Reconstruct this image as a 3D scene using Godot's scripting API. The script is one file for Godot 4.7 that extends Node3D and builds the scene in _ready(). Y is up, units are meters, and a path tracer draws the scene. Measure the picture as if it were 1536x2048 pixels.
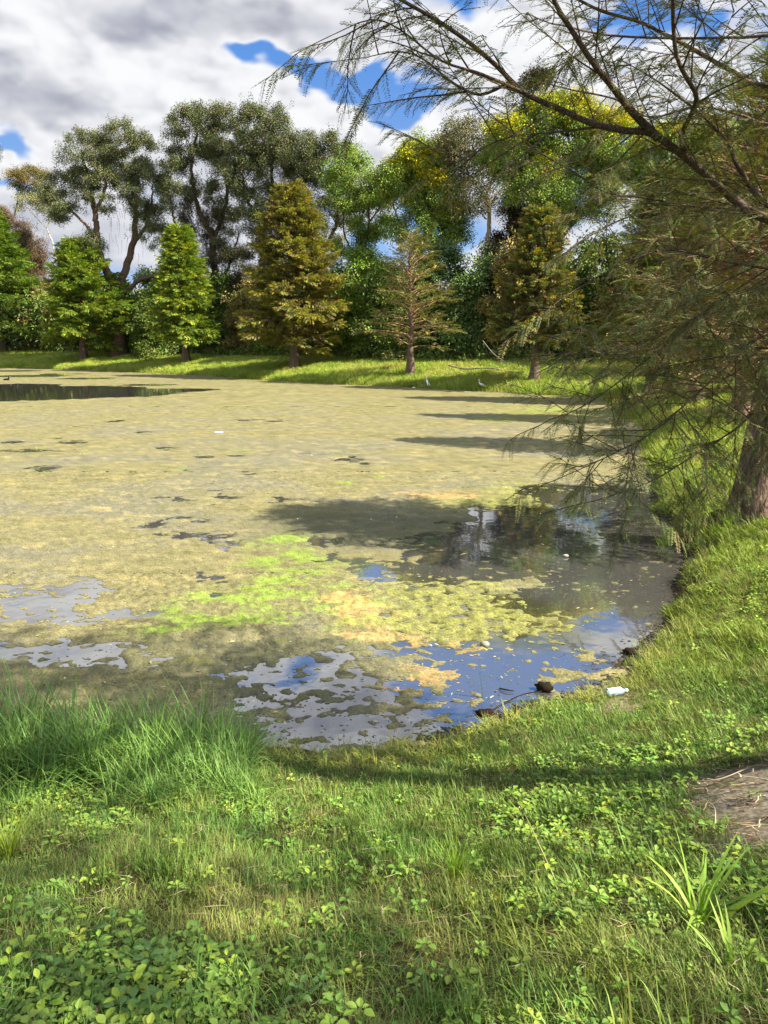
extends Node3D
# A retention pond under floating algae, ringed by cypress trees, seen from its grassy bank. Metres, y up, water level at y = 0.

const EXPOSURE := 3.3
var rng := RandomNumberGenerator.new()
var noise_a := FastNoiseLite.new()
var noise_b := FastNoiseLite.new()
var noise_c := FastNoiseLite.new()
var mats := {}
var names := {}
var shore := PackedVector2Array([Vector2(-3.12, -5.19), Vector2(-0.83, -5.26), Vector2(-0.25, -5.15), Vector2(0.2, -5.26), Vector2(0.74, -5.65), Vector2(1.2, -5.96), Vector2(1.85, -6.3), Vector2(2.37, -6.97), Vector2(2.95, -7.63), Vector2(3.68, -9.17), Vector2(4.24, -10.3), Vector2(4.64, -11.72), Vector2(4.82, -13.15), Vector2(5.53, -15.49), Vector2(6.77, -18.77), Vector2(8.63, -25.04), Vector2(10.25, -32.08), Vector2(12.3, -41.65), Vector2(9.63, -44.45), Vector2(5.65, -47.64), Vector2(1.74, -51.31), Vector2(-6.76, -58.37), Vector2(-16.64, -69.66), Vector2(-30.11, -81.78), Vector2(-46.3, -93.1), Vector2(-60, -98), Vector2(-66, -75), Vector2(-45, -40), Vector2(-20, -14), Vector2(-8, -5.6)])


# ---------------------------------------------------------------- geometry helpers
class Geo:
	var v := PackedVector3Array()
	var n := PackedVector3Array()
	var c := PackedColorArray()
	var i := PackedInt32Array()
	var smooth := false
	var colored := true

	func vert(p: Vector3, col := Color.WHITE, nn := Vector3.UP) -> int:
		v.append(p)
		c.append(col)
		n.append(nn)
		return v.size() - 1

	func tri(a: int, b: int, d: int) -> void:
		i.append(a)
		i.append(b)
		i.append(d)

	func quad(a: int, b: int, d: int, e: int) -> void:
		tri(a, b, d)
		tri(a, d, e)

	# a round limb along a path; ridge > 0 gives a fluted cross-section
	func tube(pts: PackedVector3Array, rad: PackedFloat32Array, sides: int, col := Color.WHITE, ridge := 0.0, ridges := 5, cap := true) -> void:
		smooth = true
		var count := pts.size()
		var t := (pts[1] - pts[0]).normalized()
		var u := t.cross(Vector3(0.31, 0.17, 0.93)).normalized()
		if u.length() < 0.5:
			u = Vector3.RIGHT
		var first := v.size()
		for k in count:
			if k > 0 and k < count - 1:
				t = (pts[k + 1] - pts[k - 1]).normalized()
			elif k == count - 1:
				t = (pts[k] - pts[k - 1]).normalized()
			u = (u - t * u.dot(t)).normalized()
			var w := t.cross(u)
			for s in sides:
				var a := TAU * s / sides
				var d := u * cos(a) + w * sin(a)
				var r := rad[k]
				if ridge > 0.0:
					var flare := clampf((rad[k] / rad[count / 2] - 1.0) * 1.2 + 0.15, 0.0, 1.0)
					r *= 1.0 + ridge * flare * (cos(a * ridges + 0.6 * sin(2.0 * a)) + 0.4 * cos(a * (ridges * 2 + 1) + 1.3))
				vert(pts[k] + d * r, col, d)
		for k in count - 1:
			for s in sides:
				var a := first + k * sides + s
				var b := first + k * sides + (s + 1) % sides
				quad(a, b, b + sides, a + sides)
		if cap:
			var e := vert(pts[count - 1] + t * rad[count - 1] * 0.6, col, t)
			var f := first + (count - 1) * sides
			for s in sides:
				tri(f + s, f + (s + 1) % sides, e)

	# a grass blade that leans from base towards az and curves over
	func blade(base: Vector3, az: float, length: float, width: float, lean: float, curve: float, segs: int, col: Color, tip := Color(0, 0, 0, 0)) -> void:
		var out := Vector3(cos(az), 0, sin(az))
		var side := Vector3(-sin(az), 0, cos(az))
		var p := base
		var th := lean
		var prev := -1
		var end := tip if tip.a > 0.0 else col
		for k in segs + 1:
			var f := float(k) / segs
			var w := width * (0.55 + 0.45 * sin(minf(f * 3.0, 1.6))) * (1.0 - pow(f, 2.2)) * 0.5
			var cc := col.lerp(end, f)
			if k == segs:
				var e := vert(p, cc)
				tri(prev, prev + 1, e)
			else:
				var a := vert(p - side * w, cc)
				vert(p + side * w, cc)
				if prev >= 0:
					quad(prev, prev + 1, a + 1, a)
				prev = a
			var step := length / segs
			p += (out * sin(th) + Vector3.UP * cos(th)) * step
			th += curve / segs

	# an ovate leaf with a folded midrib: base, direction, up
	func leaf(base: Vector3, d: Vector3, up: Vector3, length: float, width: float, fold: float, col: Color, droop := 0.25) -> void:
		var side := d.cross(up).normalized()
		var nn := side.cross(d).normalized()
		var prof := [0.0, 0.72, 1.0, 0.66]
		var mids := []
		var l := []
		var r := []
		for k in 4:
			var f := k / 4.0 + 0.02
			var m := base + d * length * f - nn * droop * length * f * f
			var w: float = prof[k] * width * 0.5
			mids.append(vert(m, col))
			l.append(vert(m - side * w + nn * w * fold, col))
			r.append(vert(m + side * w + nn * w * fold, col))
		var e := vert(base + d * length - nn * droop * length, col)
		for k in 3:
			quad(l[k], mids[k], mids[k + 1], l[k + 1])
			quad(mids[k], r[k], r[k + 1], mids[k + 1])
		tri(l[3], mids[3], e)
		tri(mids[3], r[3], e)

	func ball(centre: Vector3, size: Vector3, rings: int, sides: int, col: Color, rough: float, nz: FastNoiseLite) -> void:
		smooth = true
		var first := v.size()
		for a in rings + 1:
			var th := PI * a / rings
			for s in sides:
				var ph := TAU * s / sides
				var d := Vector3(sin(th) * cos(ph), cos(th), sin(th) * sin(ph))
				var r := 1.0 + rough * nz.get_noise_3dv(d * 40.0 + centre * 17.0)
				vert(centre + d * size * r, col, (d / size).normalized())
		for a in rings:
			for s in sides:
				var p := first + a * sides + s
				var q := first + a * sides + (s + 1) % sides
				quad(p, q, q + sides, p + sides)

	func build() -> ArrayMesh:
		var arr := []
		arr.resize(Mesh.ARRAY_MAX)
		arr[Mesh.ARRAY_VERTEX] = v
		if smooth:
			for k in range(0, i.size(), 3):
				var a := i[k]
				var b := i[k + 1]
				var d := i[k + 2]
				if (v[d] - v[a]).cross(v[b] - v[a]).dot(n[a] + n[b] + n[d]) < 0.0:
					i[k + 1] = d
					i[k + 2] = b
			arr[Mesh.ARRAY_NORMAL] = n
		if colored:
			arr[Mesh.ARRAY_COLOR] = c
		arr[Mesh.ARRAY_INDEX] = i
		var m := ArrayMesh.new()
		m.add_surface_from_arrays(Mesh.PRIMITIVE_TRIANGLES, arr)
		return m


# many copies of one small mesh: collected, then committed as one MultiMeshInstance3D
class Copies3:
	var t: Array[Transform3D] = []
	var c := PackedColorArray()

	func add(x: Transform3D, col: Color) -> void:
		t.append(x)
		c.append(col)


func V(x: float, y: float, z: float) -> Vector3:
	return Vector3(x, y, z)


func rf(a: float, b: float) -> float:
	return rng.randf_range(a, b)


func tinted(c: Color, amount: float) -> Color:
	var k := 1.0 + rf(-amount, amount)
	return Color(c.r * k * (1.0 + rf(-amount, amount) * 0.5), c.g * k, c.b * k * (1.0 + rf(-amount, amount) * 0.5))


func numbered(called: String) -> String:
	if not names.has(called):
		names[called] = 0
		return called
	names[called] += 1
	return "%s_%03d" % [called, names[called]]


func tag(o: Node3D, label: String, category: String, group := "", kind := "") -> Node3D:
	if label:
		o.set_meta("label", label)
	if category:
		o.set_meta("category", category)
	if group:
		o.set_meta("group", group)
	if kind:
		o.set_meta("kind", kind)
	return o


func thing(called: String, label: String, category: String, at := Vector3.ZERO, group := "") -> Node3D:
	var o := Node3D.new()
	o.name = numbered(called)
	o.position = at
	add_child(o)
	tag(o, label, category, group)
	return o


func part(called: String, m: Mesh, mat: Material, parent: Node3D = self, kind := "") -> MeshInstance3D:
	var o := MeshInstance3D.new()
	o.name = numbered(called) if parent == self else called
	o.mesh = m
	o.material_override = null
	for k in m.get_surface_count():
		o.set_surface_override_material(k, mat)
	if kind:
		o.set_meta("kind", kind)
	if parent != self:
		var k := 0
		while parent.has_node(NodePath(o.name)):
			k += 1
			o.name = "%s_%03d" % [called, k]
	parent.add_child(o, true)
	return o


func scatter(called: String, m: Mesh, mat: Material, what: Copies3, parent: Node3D = self) -> MultiMeshInstance3D:
	var mm := MultiMesh.new()
	mm.transform_format = MultiMesh.TRANSFORM_3D
	mm.use_colors = true
	mm.mesh = m
	mm.instance_count = what.t.size()
	for k in what.t.size():
		mm.set_instance_transform(k, what.t[k])
		mm.set_instance_color(k, what.c[k])
	var o := MultiMeshInstance3D.new()
	o.name = numbered(called) if parent == self else called
	o.multimesh = mm
	o.material_override = mat
	o.set_meta("kind", "stuff")
	if parent != self:
		var k := 0
		while parent.has_node(NodePath(o.name)):
			k += 1
			o.name = "%s_%03d" % [called, k]
	parent.add_child(o, true)
	return o


func noise_tex(freq: float, low: Color, high: Color, size := 512, octaves := 5, mid := Color(0, 0, 0, 0)) -> NoiseTexture2D:
	var n := FastNoiseLite.new()
	n.seed = 11 + int(freq * 1000.0)
	n.noise_type = FastNoiseLite.TYPE_SIMPLEX_SMOOTH
	n.frequency = freq
	n.fractal_octaves = octaves
	n.fractal_gain = 0.6
	var g := Gradient.new()
	g.offsets = PackedFloat32Array([0.2, 0.8])
	g.colors = PackedColorArray([low, high])
	if mid.a > 0.0:
		g.offsets = PackedFloat32Array([0.2, 0.5, 0.8])
		g.colors = PackedColorArray([low, mid, high])
	var t := NoiseTexture2D.new()
	t.width = size
	t.height = size
	t.seamless = true
	t.noise = n
	t.color_ramp = g
	return t


func material(roughness: float, specular: float, back := 0.0, back_color := Color(0.75, 0.85, 0.3)) -> StandardMaterial3D:
	var m := StandardMaterial3D.new()
	m.vertex_color_use_as_albedo = true
	m.albedo_color = Color.WHITE
	m.roughness = roughness
	m.metallic_specular = specular
	if back > 0.0:
		m.backlight_enabled = true
		m.backlight = back_color * back
		m.cull_mode = BaseMaterial3D.CULL_DISABLED
	return m


func triplanar(m: StandardMaterial3D, albedo: Texture2D, height: Texture2D, per_metre: float, relief: float, world := true) -> StandardMaterial3D:
	m.uv1_triplanar = true
	m.uv1_world_triplanar = world
	m.uv1_scale = Vector3.ONE * per_metre
	if albedo:
		m.albedo_texture = albedo
	if height:
		m.heightmap_enabled = true
		m.heightmap_texture = height
		m.heightmap_scale = relief
	return m


# ---------------------------------------------------------------- the lie of the land
var lattice := {}   # the distance sampled on two lattices, a fine one close by and a coarse one for the rest


func survey() -> void:
	for e in [["near", -9.5, -19.5, 0.1, 200, 210], ["far", -70.0, -125.0, 0.5, 240, 260]]:
		var rows := []
		rows.resize(e[5])
		var line := func(r: int) -> void:
			var out := PackedFloat32Array()
			for k in e[4]:
				out.append(exact_distance(e[1] + k * e[3], e[2] + r * e[3]))
			rows[r] = out
		WorkerThreadPool.wait_for_group_task_completion(WorkerThreadPool.add_group_task(line, e[5]))
		var all := PackedFloat32Array()
		for r in rows:
			all.append_array(r)
		lattice[e[0]] = all


func shore_distance(x: float, z: float) -> float:   # metres from the water's edge, positive on land
	var name_ := "near"
	var u := (x + 9.5) * 10.0
	var v := (z + 19.5) * 10.0
	var w := 200
	if u < 0.0 or v < 0.0 or u >= 199.0 or v >= 209.0:
		name_ = "far"
		u = (x + 70.0) * 2.0
		v = (z + 125.0) * 2.0
		w = 240
		if u < 0.0 or v < 0.0 or u >= 239.0 or v >= 259.0:
			return exact_distance(x, z)
	var a: PackedFloat32Array = lattice[name_]
	var i := int(u)
	var j := int(v)
	var k := j * w + i
	u -= i
	v -= j
	return lerpf(lerpf(a[k], a[k + 1], u), lerpf(a[k + w], a[k + w + 1], u), v)


func exact_distance(x: float, z: float) -> float:
	var d := 1e9
	var inside := false
	var count := shore.size()
	var q := shore[count - 1]
	for k in count:
		var p := shore[k]
		var ex := p.x - q.x
		var ez := p.y - q.y
		var wx := x - q.x
		var wz := z - q.y
		var t := clampf((wx * ex + wz * ez) / (ex * ex + ez * ez), 0.0, 1.0)
		var gx := wx - ex * t
		var gz := wz - ez * t
		d = minf(d, gx * gx + gz * gz)
		if (q.y > z) != (p.y > z) and x < ex * (z - q.y) / ez + q.x:
			inside = not inside
		q = p
	d = sqrt(d)
	d = -d if inside else d
	var size := 0.12 + 0.55 * smoothstep(12.0, 40.0, -z)
	return d + size * noise_a.get_noise_2d(x * 40.0 / (1.0 + 4.0 * smoothstep(12.0, 40.0, -z)), z * 40.0 / (1.0 + 4.0 * smoothstep(12.0, 40.0, -z)))


func rise(d: float, x: float, z: float) -> float:   # height of the ground at that distance from the water
	if d < 0.0:
		return maxf(-0.7, d * 0.35)
	var near := 1.45 * (smoothstep(-0.4, 5.6, d) - smoothstep(-0.4, 5.6, 0.0)) + 0.02 * minf(d, 3.0)
	near += 0.26 * smoothstep(0.0, 0.55, d) * smoothstep(2.6, 3.9, x) * smoothstep(-6.0, -8.5, z)
	var far := 2.9 * (1.0 - exp(-d / 12.0))
	var k := smoothstep(18.0, 34.0, -z)
	var bumps := 0.03 * noise_a.get_noise_2d(x * 60.0, z * 60.0) + 0.012 * noise_b.get_noise_2d(x * 300.0, z * 300.0)
	return lerpf(near, far, k) + bumps * minf(d, 1.0) * (1.0 + 3.0 * k)


func ground_at(x: float, z: float) -> float:
	return rise(shore_distance(x, z), x, z)


func bare_sand(x: float, z: float) -> float:   # the worn patch on the right of the bank
	var d := Vector2((x - 2.1) / 0.8, (z + 3.35) / 0.74).length()
	return 1.0 - smoothstep(0.6, 1.15, d + 0.9 * noise_a.get_noise_2d(x * 150.0, z * 150.0))


func spaced(stops: Array) -> PackedFloat32Array:   # [[from, to, step], ...]
	var out := PackedFloat32Array()
	for s in stops:
		var x: float = s[0]
		while x < s[1] - 1e-4:
			out.append(x)
			x += s[2]
	out.append(stops[-1][1])
	return out


func make_ground() -> void:
	var xs := spaced([[-2200.0, -200.0, 400.0], [-200.0, -80.0, 10.0], [-80.0, -16.0, 2.0], [-16.0, -5.0, 0.5], [-5.0, 6.0, 0.1], [6.0, 16.0, 0.4], [16.0, 40.0, 1.5], [40.0, 200.0, 10.0], [200.0, 2200.0, 400.0]])
	var zs := spaced([[-2600.0, -200.0, 400.0], [-200.0, -110.0, 6.0], [-110.0, -40.0, 1.2], [-40.0, -14.0, 0.5], [-14.0, -8.0, 0.16], [-8.0, 1.0, 0.1], [1.0, 12.0, 1.0], [12.0, 120.0, 12.0], [120.0, 1320.0, 400.0]])
	var g := Geo.new()
	g.smooth = true
	var w := xs.size()
	for z in zs:
		for x in xs:
			var d := shore_distance(x, z)
			var h := rise(d, x, z)
			var e := 0.08 + 0.6 * smoothstep(10.0, 40.0, -z)
			var thatch := Color(0.12, 0.105, 0.045).lerp(Color(0.075, 0.09, 0.028), 0.5 + 0.5 * noise_a.get_noise_2d(x * 30.0, z * 30.0))
			var far_grass := Color(0.22, 0.27, 0.055).lerp(Color(0.32, 0.3, 0.09), smoothstep(-0.1, 0.5, noise_a.get_noise_2d(x * 6.0, z * 12.0)))
			var cc := thatch.lerp(far_grass, smoothstep(10.0, 26.0, -z))
			var litter := smoothstep(9.0, 12.0, d + 2.0 * noise_b.get_noise_2d(x * 8.0, z * 8.0)) * smoothstep(30.0, 40.0, -z)
			cc = cc.lerp(Color(0.2, 0.15, 0.085), litter * 0.8)
			cc = cc.lerp(Color(0.27, 0.25, 0.2), bare_sand(x, z))
			var pale := 1.0 - smoothstep(0.35, 0.8, Vector2((x - 1.75) * 0.8 + (z + 6.05) * 0.5, (z + 6.05) * 1.2 - (x - 1.75) * 0.7).length())
			cc = cc.lerp(Color(0.33, 0.28, 0.2), pale * 0.8)
			cc = cc.lerp(Color(0.035, 0.03, 0.022), (1.0 - smoothstep(-0.02, 0.16 + 0.3 * smoothstep(30.0, 60.0, -z), d)) * (1.0 - pale * 0.7))
			g.vert(V(x, h, z), cc, V(0, 1, 0))
	for r in zs.size():
		for k in w:
			var a := r * w + k
			var l := a - (1 if k > 0 else 0)
			var q := a + (1 if k < w - 1 else 0)
			var u := a - (w if r > 0 else 0)
			var o := a + (w if r < zs.size() - 1 else 0)
			g.n[a] = (g.v[o] - g.v[u]).cross(g.v[q] - g.v[l]).normalized()
			if k < w - 1 and r < zs.size() - 1:
				g.quad(a, a + 1, a + 1 + w, a + w)
	var m := material(0.95, 0.2)
	triplanar(m, noise_tex(0.02, Color(0.55, 0.52, 0.48), Color(1, 1, 1), 1024, 6), null, 1.1, 0.0)
	tag(part("ground", g.build(), m), "grassy bank and land round the pond, bare and muddy at the water's edge", "ground", "", "structure")


# ---------------------------------------------------------------- the pond
func blob(x: float, z: float, cx: float, cz: float, rx: float, rz: float, turn := 0.0) -> float:   # 1 at the middle, 0 on the outline, negative outside
	var dx := x - cx
	var dz := z - cz
	if turn != 0.0:
		var c := cos(turn)
		var s := sin(turn)
		var t := dx * c + dz * s
		dz = -dx * s + dz * c
		dx = t
	return 1.0 - sqrt(dx * dx / (rx * rx) + dz * dz / (rz * rz))


const OPEN_WATER := [[-4.18, -8.51, 0.89, 0.68], [-3.77, -8.97, 0.37, 0.35], [-3.65, -7.13, 0.56, 0.17], [-2.89, -8.09, 0.34, 0.16], [-3.39, -7.85, 0.22, 0.12], [-0.54, -6.51, 0.42, 0.26], [-0.21, -6.15, 0.36, 0.19], [-0.64, -6.01, 0.27, 0.17], [-0.68, -5.65, 0.25, 0.21], [-0.34, -5.41, 0.53, 0.29], [0.13, -5.45, 0.45, 0.31], [0.26, -5.90, 0.35, 0.20], [0.49, -6.82, 0.34, 0.26], [1.08, -6.56, 0.86, 0.44], [1.70, -6.85, 0.59, 0.47], [2.19, -7.22, 0.31, 0.52], [1.00, -6.01, 0.62, 0.38], [0.54, -5.74, 0.34, 0.43], [1.70, -6.25, 0.27, 0.21], [0.61, -6.30, 0.23, 0.41], [0.08, -9.82, 0.61, 0.51], [0.74, -10.55, 0.43, 0.66], [1.34, -10.17, 0.77, 0.64], [1.99, -10.30, 0.85, 0.81], [2.51, -9.82, 0.61, 0.92], [2.28, -8.60, 0.54, 0.36], [2.55, -8.09, 0.40, 0.81], [3.11, -8.97, 0.62, 1.19], [3.91, -10.55, 0.65, 1.61], [3.96, -12.39, 0.92, 1.26], [1.98, -12.58, 0.51, 0.51], [2.72, -13.35, 0.72, 0.42], [1.49, -11.40, 0.54, 0.36], [4.98, -14.46, 0.58, 1.95], [3.70, -15.22, 0.61, 0.85], [-20.33, -46.68, 6.16, 7.19], [-14.85, -46.68, 2.77, 4.26], [-25.95, -51.88, 3.42, 5.25], [-32.01, -69.66, 3.67, 2.59], [-24.76, -64.84, 2.57, 1.80], [-39.65, -81.78, 3.23, 2.84], [-30.65, -74.05, 2.44, 1.87], [-16.73, -54.94, 2.17, 1.29], [-12.43, -49.15, 1.95, 1.55], [-3.15, -14.86, 0.22, 0.25], [-1.97, -14.41, 0.27, 0.19], [-3.05, -11.72, 0.33, 0.25], [-2.57, -11.50, 0.22, 0.37], [-2.29, -10.96, 0.10, 0.17], [-3.35, -12.76, 0.21, 0.18], [-3.63, -12.69, 0.17, 0.15], [-3.87, -12.32, 0.23, 0.17], [-4.29, -14.56, 0.14, 0.12], [-3.95, -14.56, 0.16, 0.12], [-2.33, -9.59, 0.12, 0.11], [-2.08, -9.33, 0.13, 0.08], [-2.14, -8.74, 0.09, 0.08], [-0.89, -19.68, 0.24, 0.35], [-0.58, -19.09, 0.10, 0.20], [-3.04, -14.09, 0.13, 0.14], [-3.07, -17.51, 0.19, 0.16], [-3.10, -18.38, 0.15, 0.19], [-3.30, -17.79, 0.12, 0.17], [-4.15, -20.30, 0.19, 0.21], [-6.29, -21.68, 0.14, 0.31], [-8.21, -18.16, 0.29, 0.24], [-9.98, -21.27, 0.71, 0.30], [-11.59, -23.12, 0.31, 0.29], [-10.43, -23.98, 0.22, 0.23], [-9.50, -23.24, 0.43, 0.21], [-11.03, -27.80, 0.18, 0.37], [-8.20, -25.75, 0.17, 0.29], [-2.16, -20.58, 0.19, 0.21], [-0.70, -10.37, 0.11, 0.18], [-0.98, -11.25, 0.11, 0.08], [-10.47, -29.60, 0.31, 0.31], [-4.00, -16.23, 0.09, 0.12], [-3.72, -15.49, 0.08, 0.10], [-4.96, -20.03, 0.13, 0.18], [-6.46, -22.54, 0.13, 0.22], [-5.28, -29.98, 0.60, 0.28], [-4.05, -29.60, 0.39, 0.23], [-4.66, -18.01, 0.14, 0.15]]
const ISLANDS := [[0.38, -6.51, 0.26, 0.41], [0.06, -6.62, 0.38, 0.47], [-0.32, -5.81, 0.39, 0.16], [-0.56, -6.15, 0.16, 0.10], [-0.20, -5.93, 0.18, 0.10], [-0.71, -6.28, 0.18, 0.08], [0.96, -7.07, 0.30, 0.23], [1.46, -7.09, 0.36, 0.15], [1.62, -6.67, 0.21, 0.09], [1.93, -6.99, 0.17, 0.08], [1.49, -6.51, 0.09, 0.04], [-0.29, -6.05, 0.11, 0.07], [-0.03, -5.74, 0.13, 0.07], [-0.89, -6.01, 0.18, 0.25]]
const LIME := [[-1.59, -11.25, 0.61, 0.60], [-1.64, -10.05, 0.41, 0.43], [-1.09, -9.38, 0.58, 0.46], [-1.63, -8.78, 0.67, 0.38], [-2.09, -8.17, 0.63, 0.33], [-2.44, -7.60, 0.43, 0.29], [-1.22, -8.42, 0.59, 0.38], [-1.59, -7.93, 0.67, 0.31], [-0.46, -8.51, 0.36, 0.53], [-0.97, -10.30, 0.49, 0.40], [-4.01, -20.97, 0.31, 0.40], [-4.90, -18.01, 0.24, 0.37], [-0.84, -16.05, 0.26, 0.35], [-0.09, -16.98, 0.18, 0.20], [2.42, -22.54, 0.30, 0.34], [-0.37, -7.78, 0.22, 0.23], [4.57, -29.98, 1.19, 0.98], [7.50, -34.49, 1.37, 1.30]]
const RUST := [[-0.47, -8.69, 0.24, 0.25], [-0.27, -8.09, 0.26, 0.23], [-0.09, -7.49, 0.29, 0.25], [0.09, -7.19, 0.21, 0.15], [-0.18, -9.38, 0.13, 0.17], [0.38, -6.51, 0.23, 0.30], [0.95, -7.02, 0.24, 0.20], [0.21, -6.32, 0.14, 0.15], [1.12, -14.86, 0.90, 0.36], [3.04, -22.77, 0.21, 0.29], [0.77, -7.22, 0.15, 0.12], [-0.39, -8.33, 0.17, 0.17]]
const OLIVE := [[1.02, -8.09, 0.97, 0.89], [1.56, -7.93, 0.67, 0.70], [0.63, -8.97, 0.81, 0.62], [1.61, -7.35, 0.47, 0.24], [0.17, -7.78, 0.49, 0.52], [2.11, -14.09, 1.23, 0.73], [3.03, -15.49, 0.94, 0.88], [7.46, -33.25, 2.64, 3.41]]
const GREY := [[0.26, -11.88, 1.70, 1.19], [-0.99, -12.39, 1.01, 1.08], [1.87, -11.88, 1.37, 1.13], [-1.70, -6.94, 1.29, 0.44], [-0.91, -6.10, 0.67, 0.53], [-2.50, -6.82, 1.08, 0.49], [-0.33, -6.85, 0.44, 0.43], [-0.60, -7.22, 0.57, 0.32], [3.95, -13.56, 1.10, 1.72], [3.18, -9.59, 0.79, 1.82], [0.35, -6.01, 0.35, 0.38]]



func most(list: Array, x: float, z: float) -> float:   # of a list of ovals, how deep inside the nearest one the point lies, in metres
	var best := -9.0
	for b in list:
		var dx: float = (x - b[0]) / b[2]
		if absf(dx) > 3.0:
			continue
		var dz: float = (z - b[1]) / b[3]
		if absf(dz) > 3.0:
			continue
		best = maxf(best, (1.0 - sqrt(dx * dx + dz * dz)) * minf(b[2], b[3]))
	return best


func patch(list: Array, x: float, z: float) -> float:   # soft share of a kind of algae at a point
	var sum := 0.0
	for b in list:
		var dx: float = (x - b[0]) / b[2]
		if absf(dx) > 2.2:
			continue
		var dz: float = (z - b[1]) / b[3]
		if absf(dz) > 2.2:
			continue
		sum += exp(-1.1 * (dx * dx + dz * dz))
	return minf(sum, 1.0)


func algae_cover(x: float, z: float, wide: float) -> float:   # above 0 the mat floats, below 0 the water is open
	var na := noise_a.get_noise_2d(x * 35.0 / wide, z * 70.0 / wide)
	var nb := noise_b.get_noise_2d(x * 170.0 / wide, z * 230.0 / wide)
	var ux := x
	var uz := z
	var amp := 0.34 + 0.25 * smoothstep(8.0, 14.0, -z)
	x += amp * noise_c.get_noise_2d(ux * 55.0 / wide + 31.0, uz * 75.0 / wide) + 0.13 * noise_b.get_noise_2d(ux * 260.0 / wide + 9.0, uz * 300.0 / wide)
	z += 0.75 * amp * noise_c.get_noise_2d(ux * 60.0 / wide - 77.0, uz * 70.0 / wide) + 0.09 * noise_b.get_noise_2d(ux * 250.0 / wide - 55.0, uz * 300.0 / wide)
	var f := minf(0.5, -most(OPEN_WATER, x, z))
	f += (0.14 * na + 0.1 * nb + 0.05 * noise_c.get_noise_2d(x * 420.0 / wide, z * 560.0 / wide)) * wide
	var i := most(ISLANDS, x, z)
	if i > -0.5:
		f = maxf(f, i + 0.09 * na + 0.1 * nb + 0.05 * noise_c.get_noise_2d(x * 420.0, z * 560.0))
	var g := patch(GREY, x, z)
	if g > 0.05:
		f -= g * (0.17 + 0.2 * smoothstep(1.2, 2.6, ux) + 0.5 * maxf(0.0, nb + 0.12) + 0.25 * absf(noise_c.get_noise_2d(x * 260.0, z * 420.0)))
	var o := patch(OLIVE, x, z)
	if o > 0.05:
		f -= o * (0.33 + 0.55 * nb + 0.35 * noise_c.get_noise_2d(x * 150.0, z * 300.0))
	if wide < 1.2:
		f = maxf(f, 0.35 * (noise_b.get_noise_2d(ux * 190.0 + 400.0, uz * 260.0) + 0.5 * noise_a.get_noise_2d(ux * 50.0, uz * 60.0 + 90.0) - 0.3 - 0.2 * smoothstep(0.2, 1.1, ux) + 0.2 * g * (1.0 - smoothstep(1.5, 2.6, ux)) + 0.1 * o))
	if na > 0.28 and wide > 1.4:
		f -= 1.2 * maxf(0.0, noise_c.get_noise_2d(x * 22.0 / wide, z * 110.0 / wide) - 0.33)
	return f


func algae_color(x: float, z: float) -> Color:
	x += 0.3 * noise_c.get_noise_2d(x * 50.0 + 31.0, z * 65.0) + 0.12 * noise_b.get_noise_2d(x * 260.0 + 9.0, z * 300.0)
	z += 0.22 * noise_c.get_noise_2d(x * 50.0 - 77.0, z * 60.0)
	var big := noise_a.get_noise_2d(x * 9.0 + 40.0, z * 14.0)
	var mid := noise_b.get_noise_2d(x * 60.0, z * 110.0)
	var c := Color(0.215, 0.205, 0.125).lerp(Color(0.17, 0.168, 0.138), smoothstep(-0.2, 0.3, big + 0.5 * mid))
	c = c.lerp(Color(0.29, 0.255, 0.115), smoothstep(0.1, 0.6, mid) * 0.6)
	c = c.lerp(Color(0.21, 0.2, 0.1), smoothstep(20.0, 45.0, -z) * 0.5)
	var fine := noise_c.get_noise_2d(x * 220.0, z * 420.0)
	c = c.lerp(Color(0.12, 0.125, 0.085), clampf(patch(GREY, x, z) * (0.85 + fine), 0.0, 0.9))
	c = c.lerp(Color(0.22, 0.24, 0.08), clampf(patch(OLIVE, x, z) * (0.8 + fine), 0.0, 0.9))
	var lime := clampf((patch(LIME, x, z) * 1.2 - 0.2) * (0.6 + 2.0 * mid + 1.3 * fine), 0.0, 0.95)
	c = c.lerp(Color(0.19, 0.29, 0.055), lime * 0.88)
	var rust := clampf((patch(RUST, x, z) * 1.4 - 0.25) * (0.8 + 1.3 * mid + 1.2 * fine), 0.0, 1.0)
	c = c.lerp(Color(0.42, 0.275, 0.14), rust * 0.85)
	var k := 1.0 + 0.4 * fine + 0.25 * mid + 0.18 * big
	return Color(c.r * k, c.g * k, c.b * k)


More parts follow.
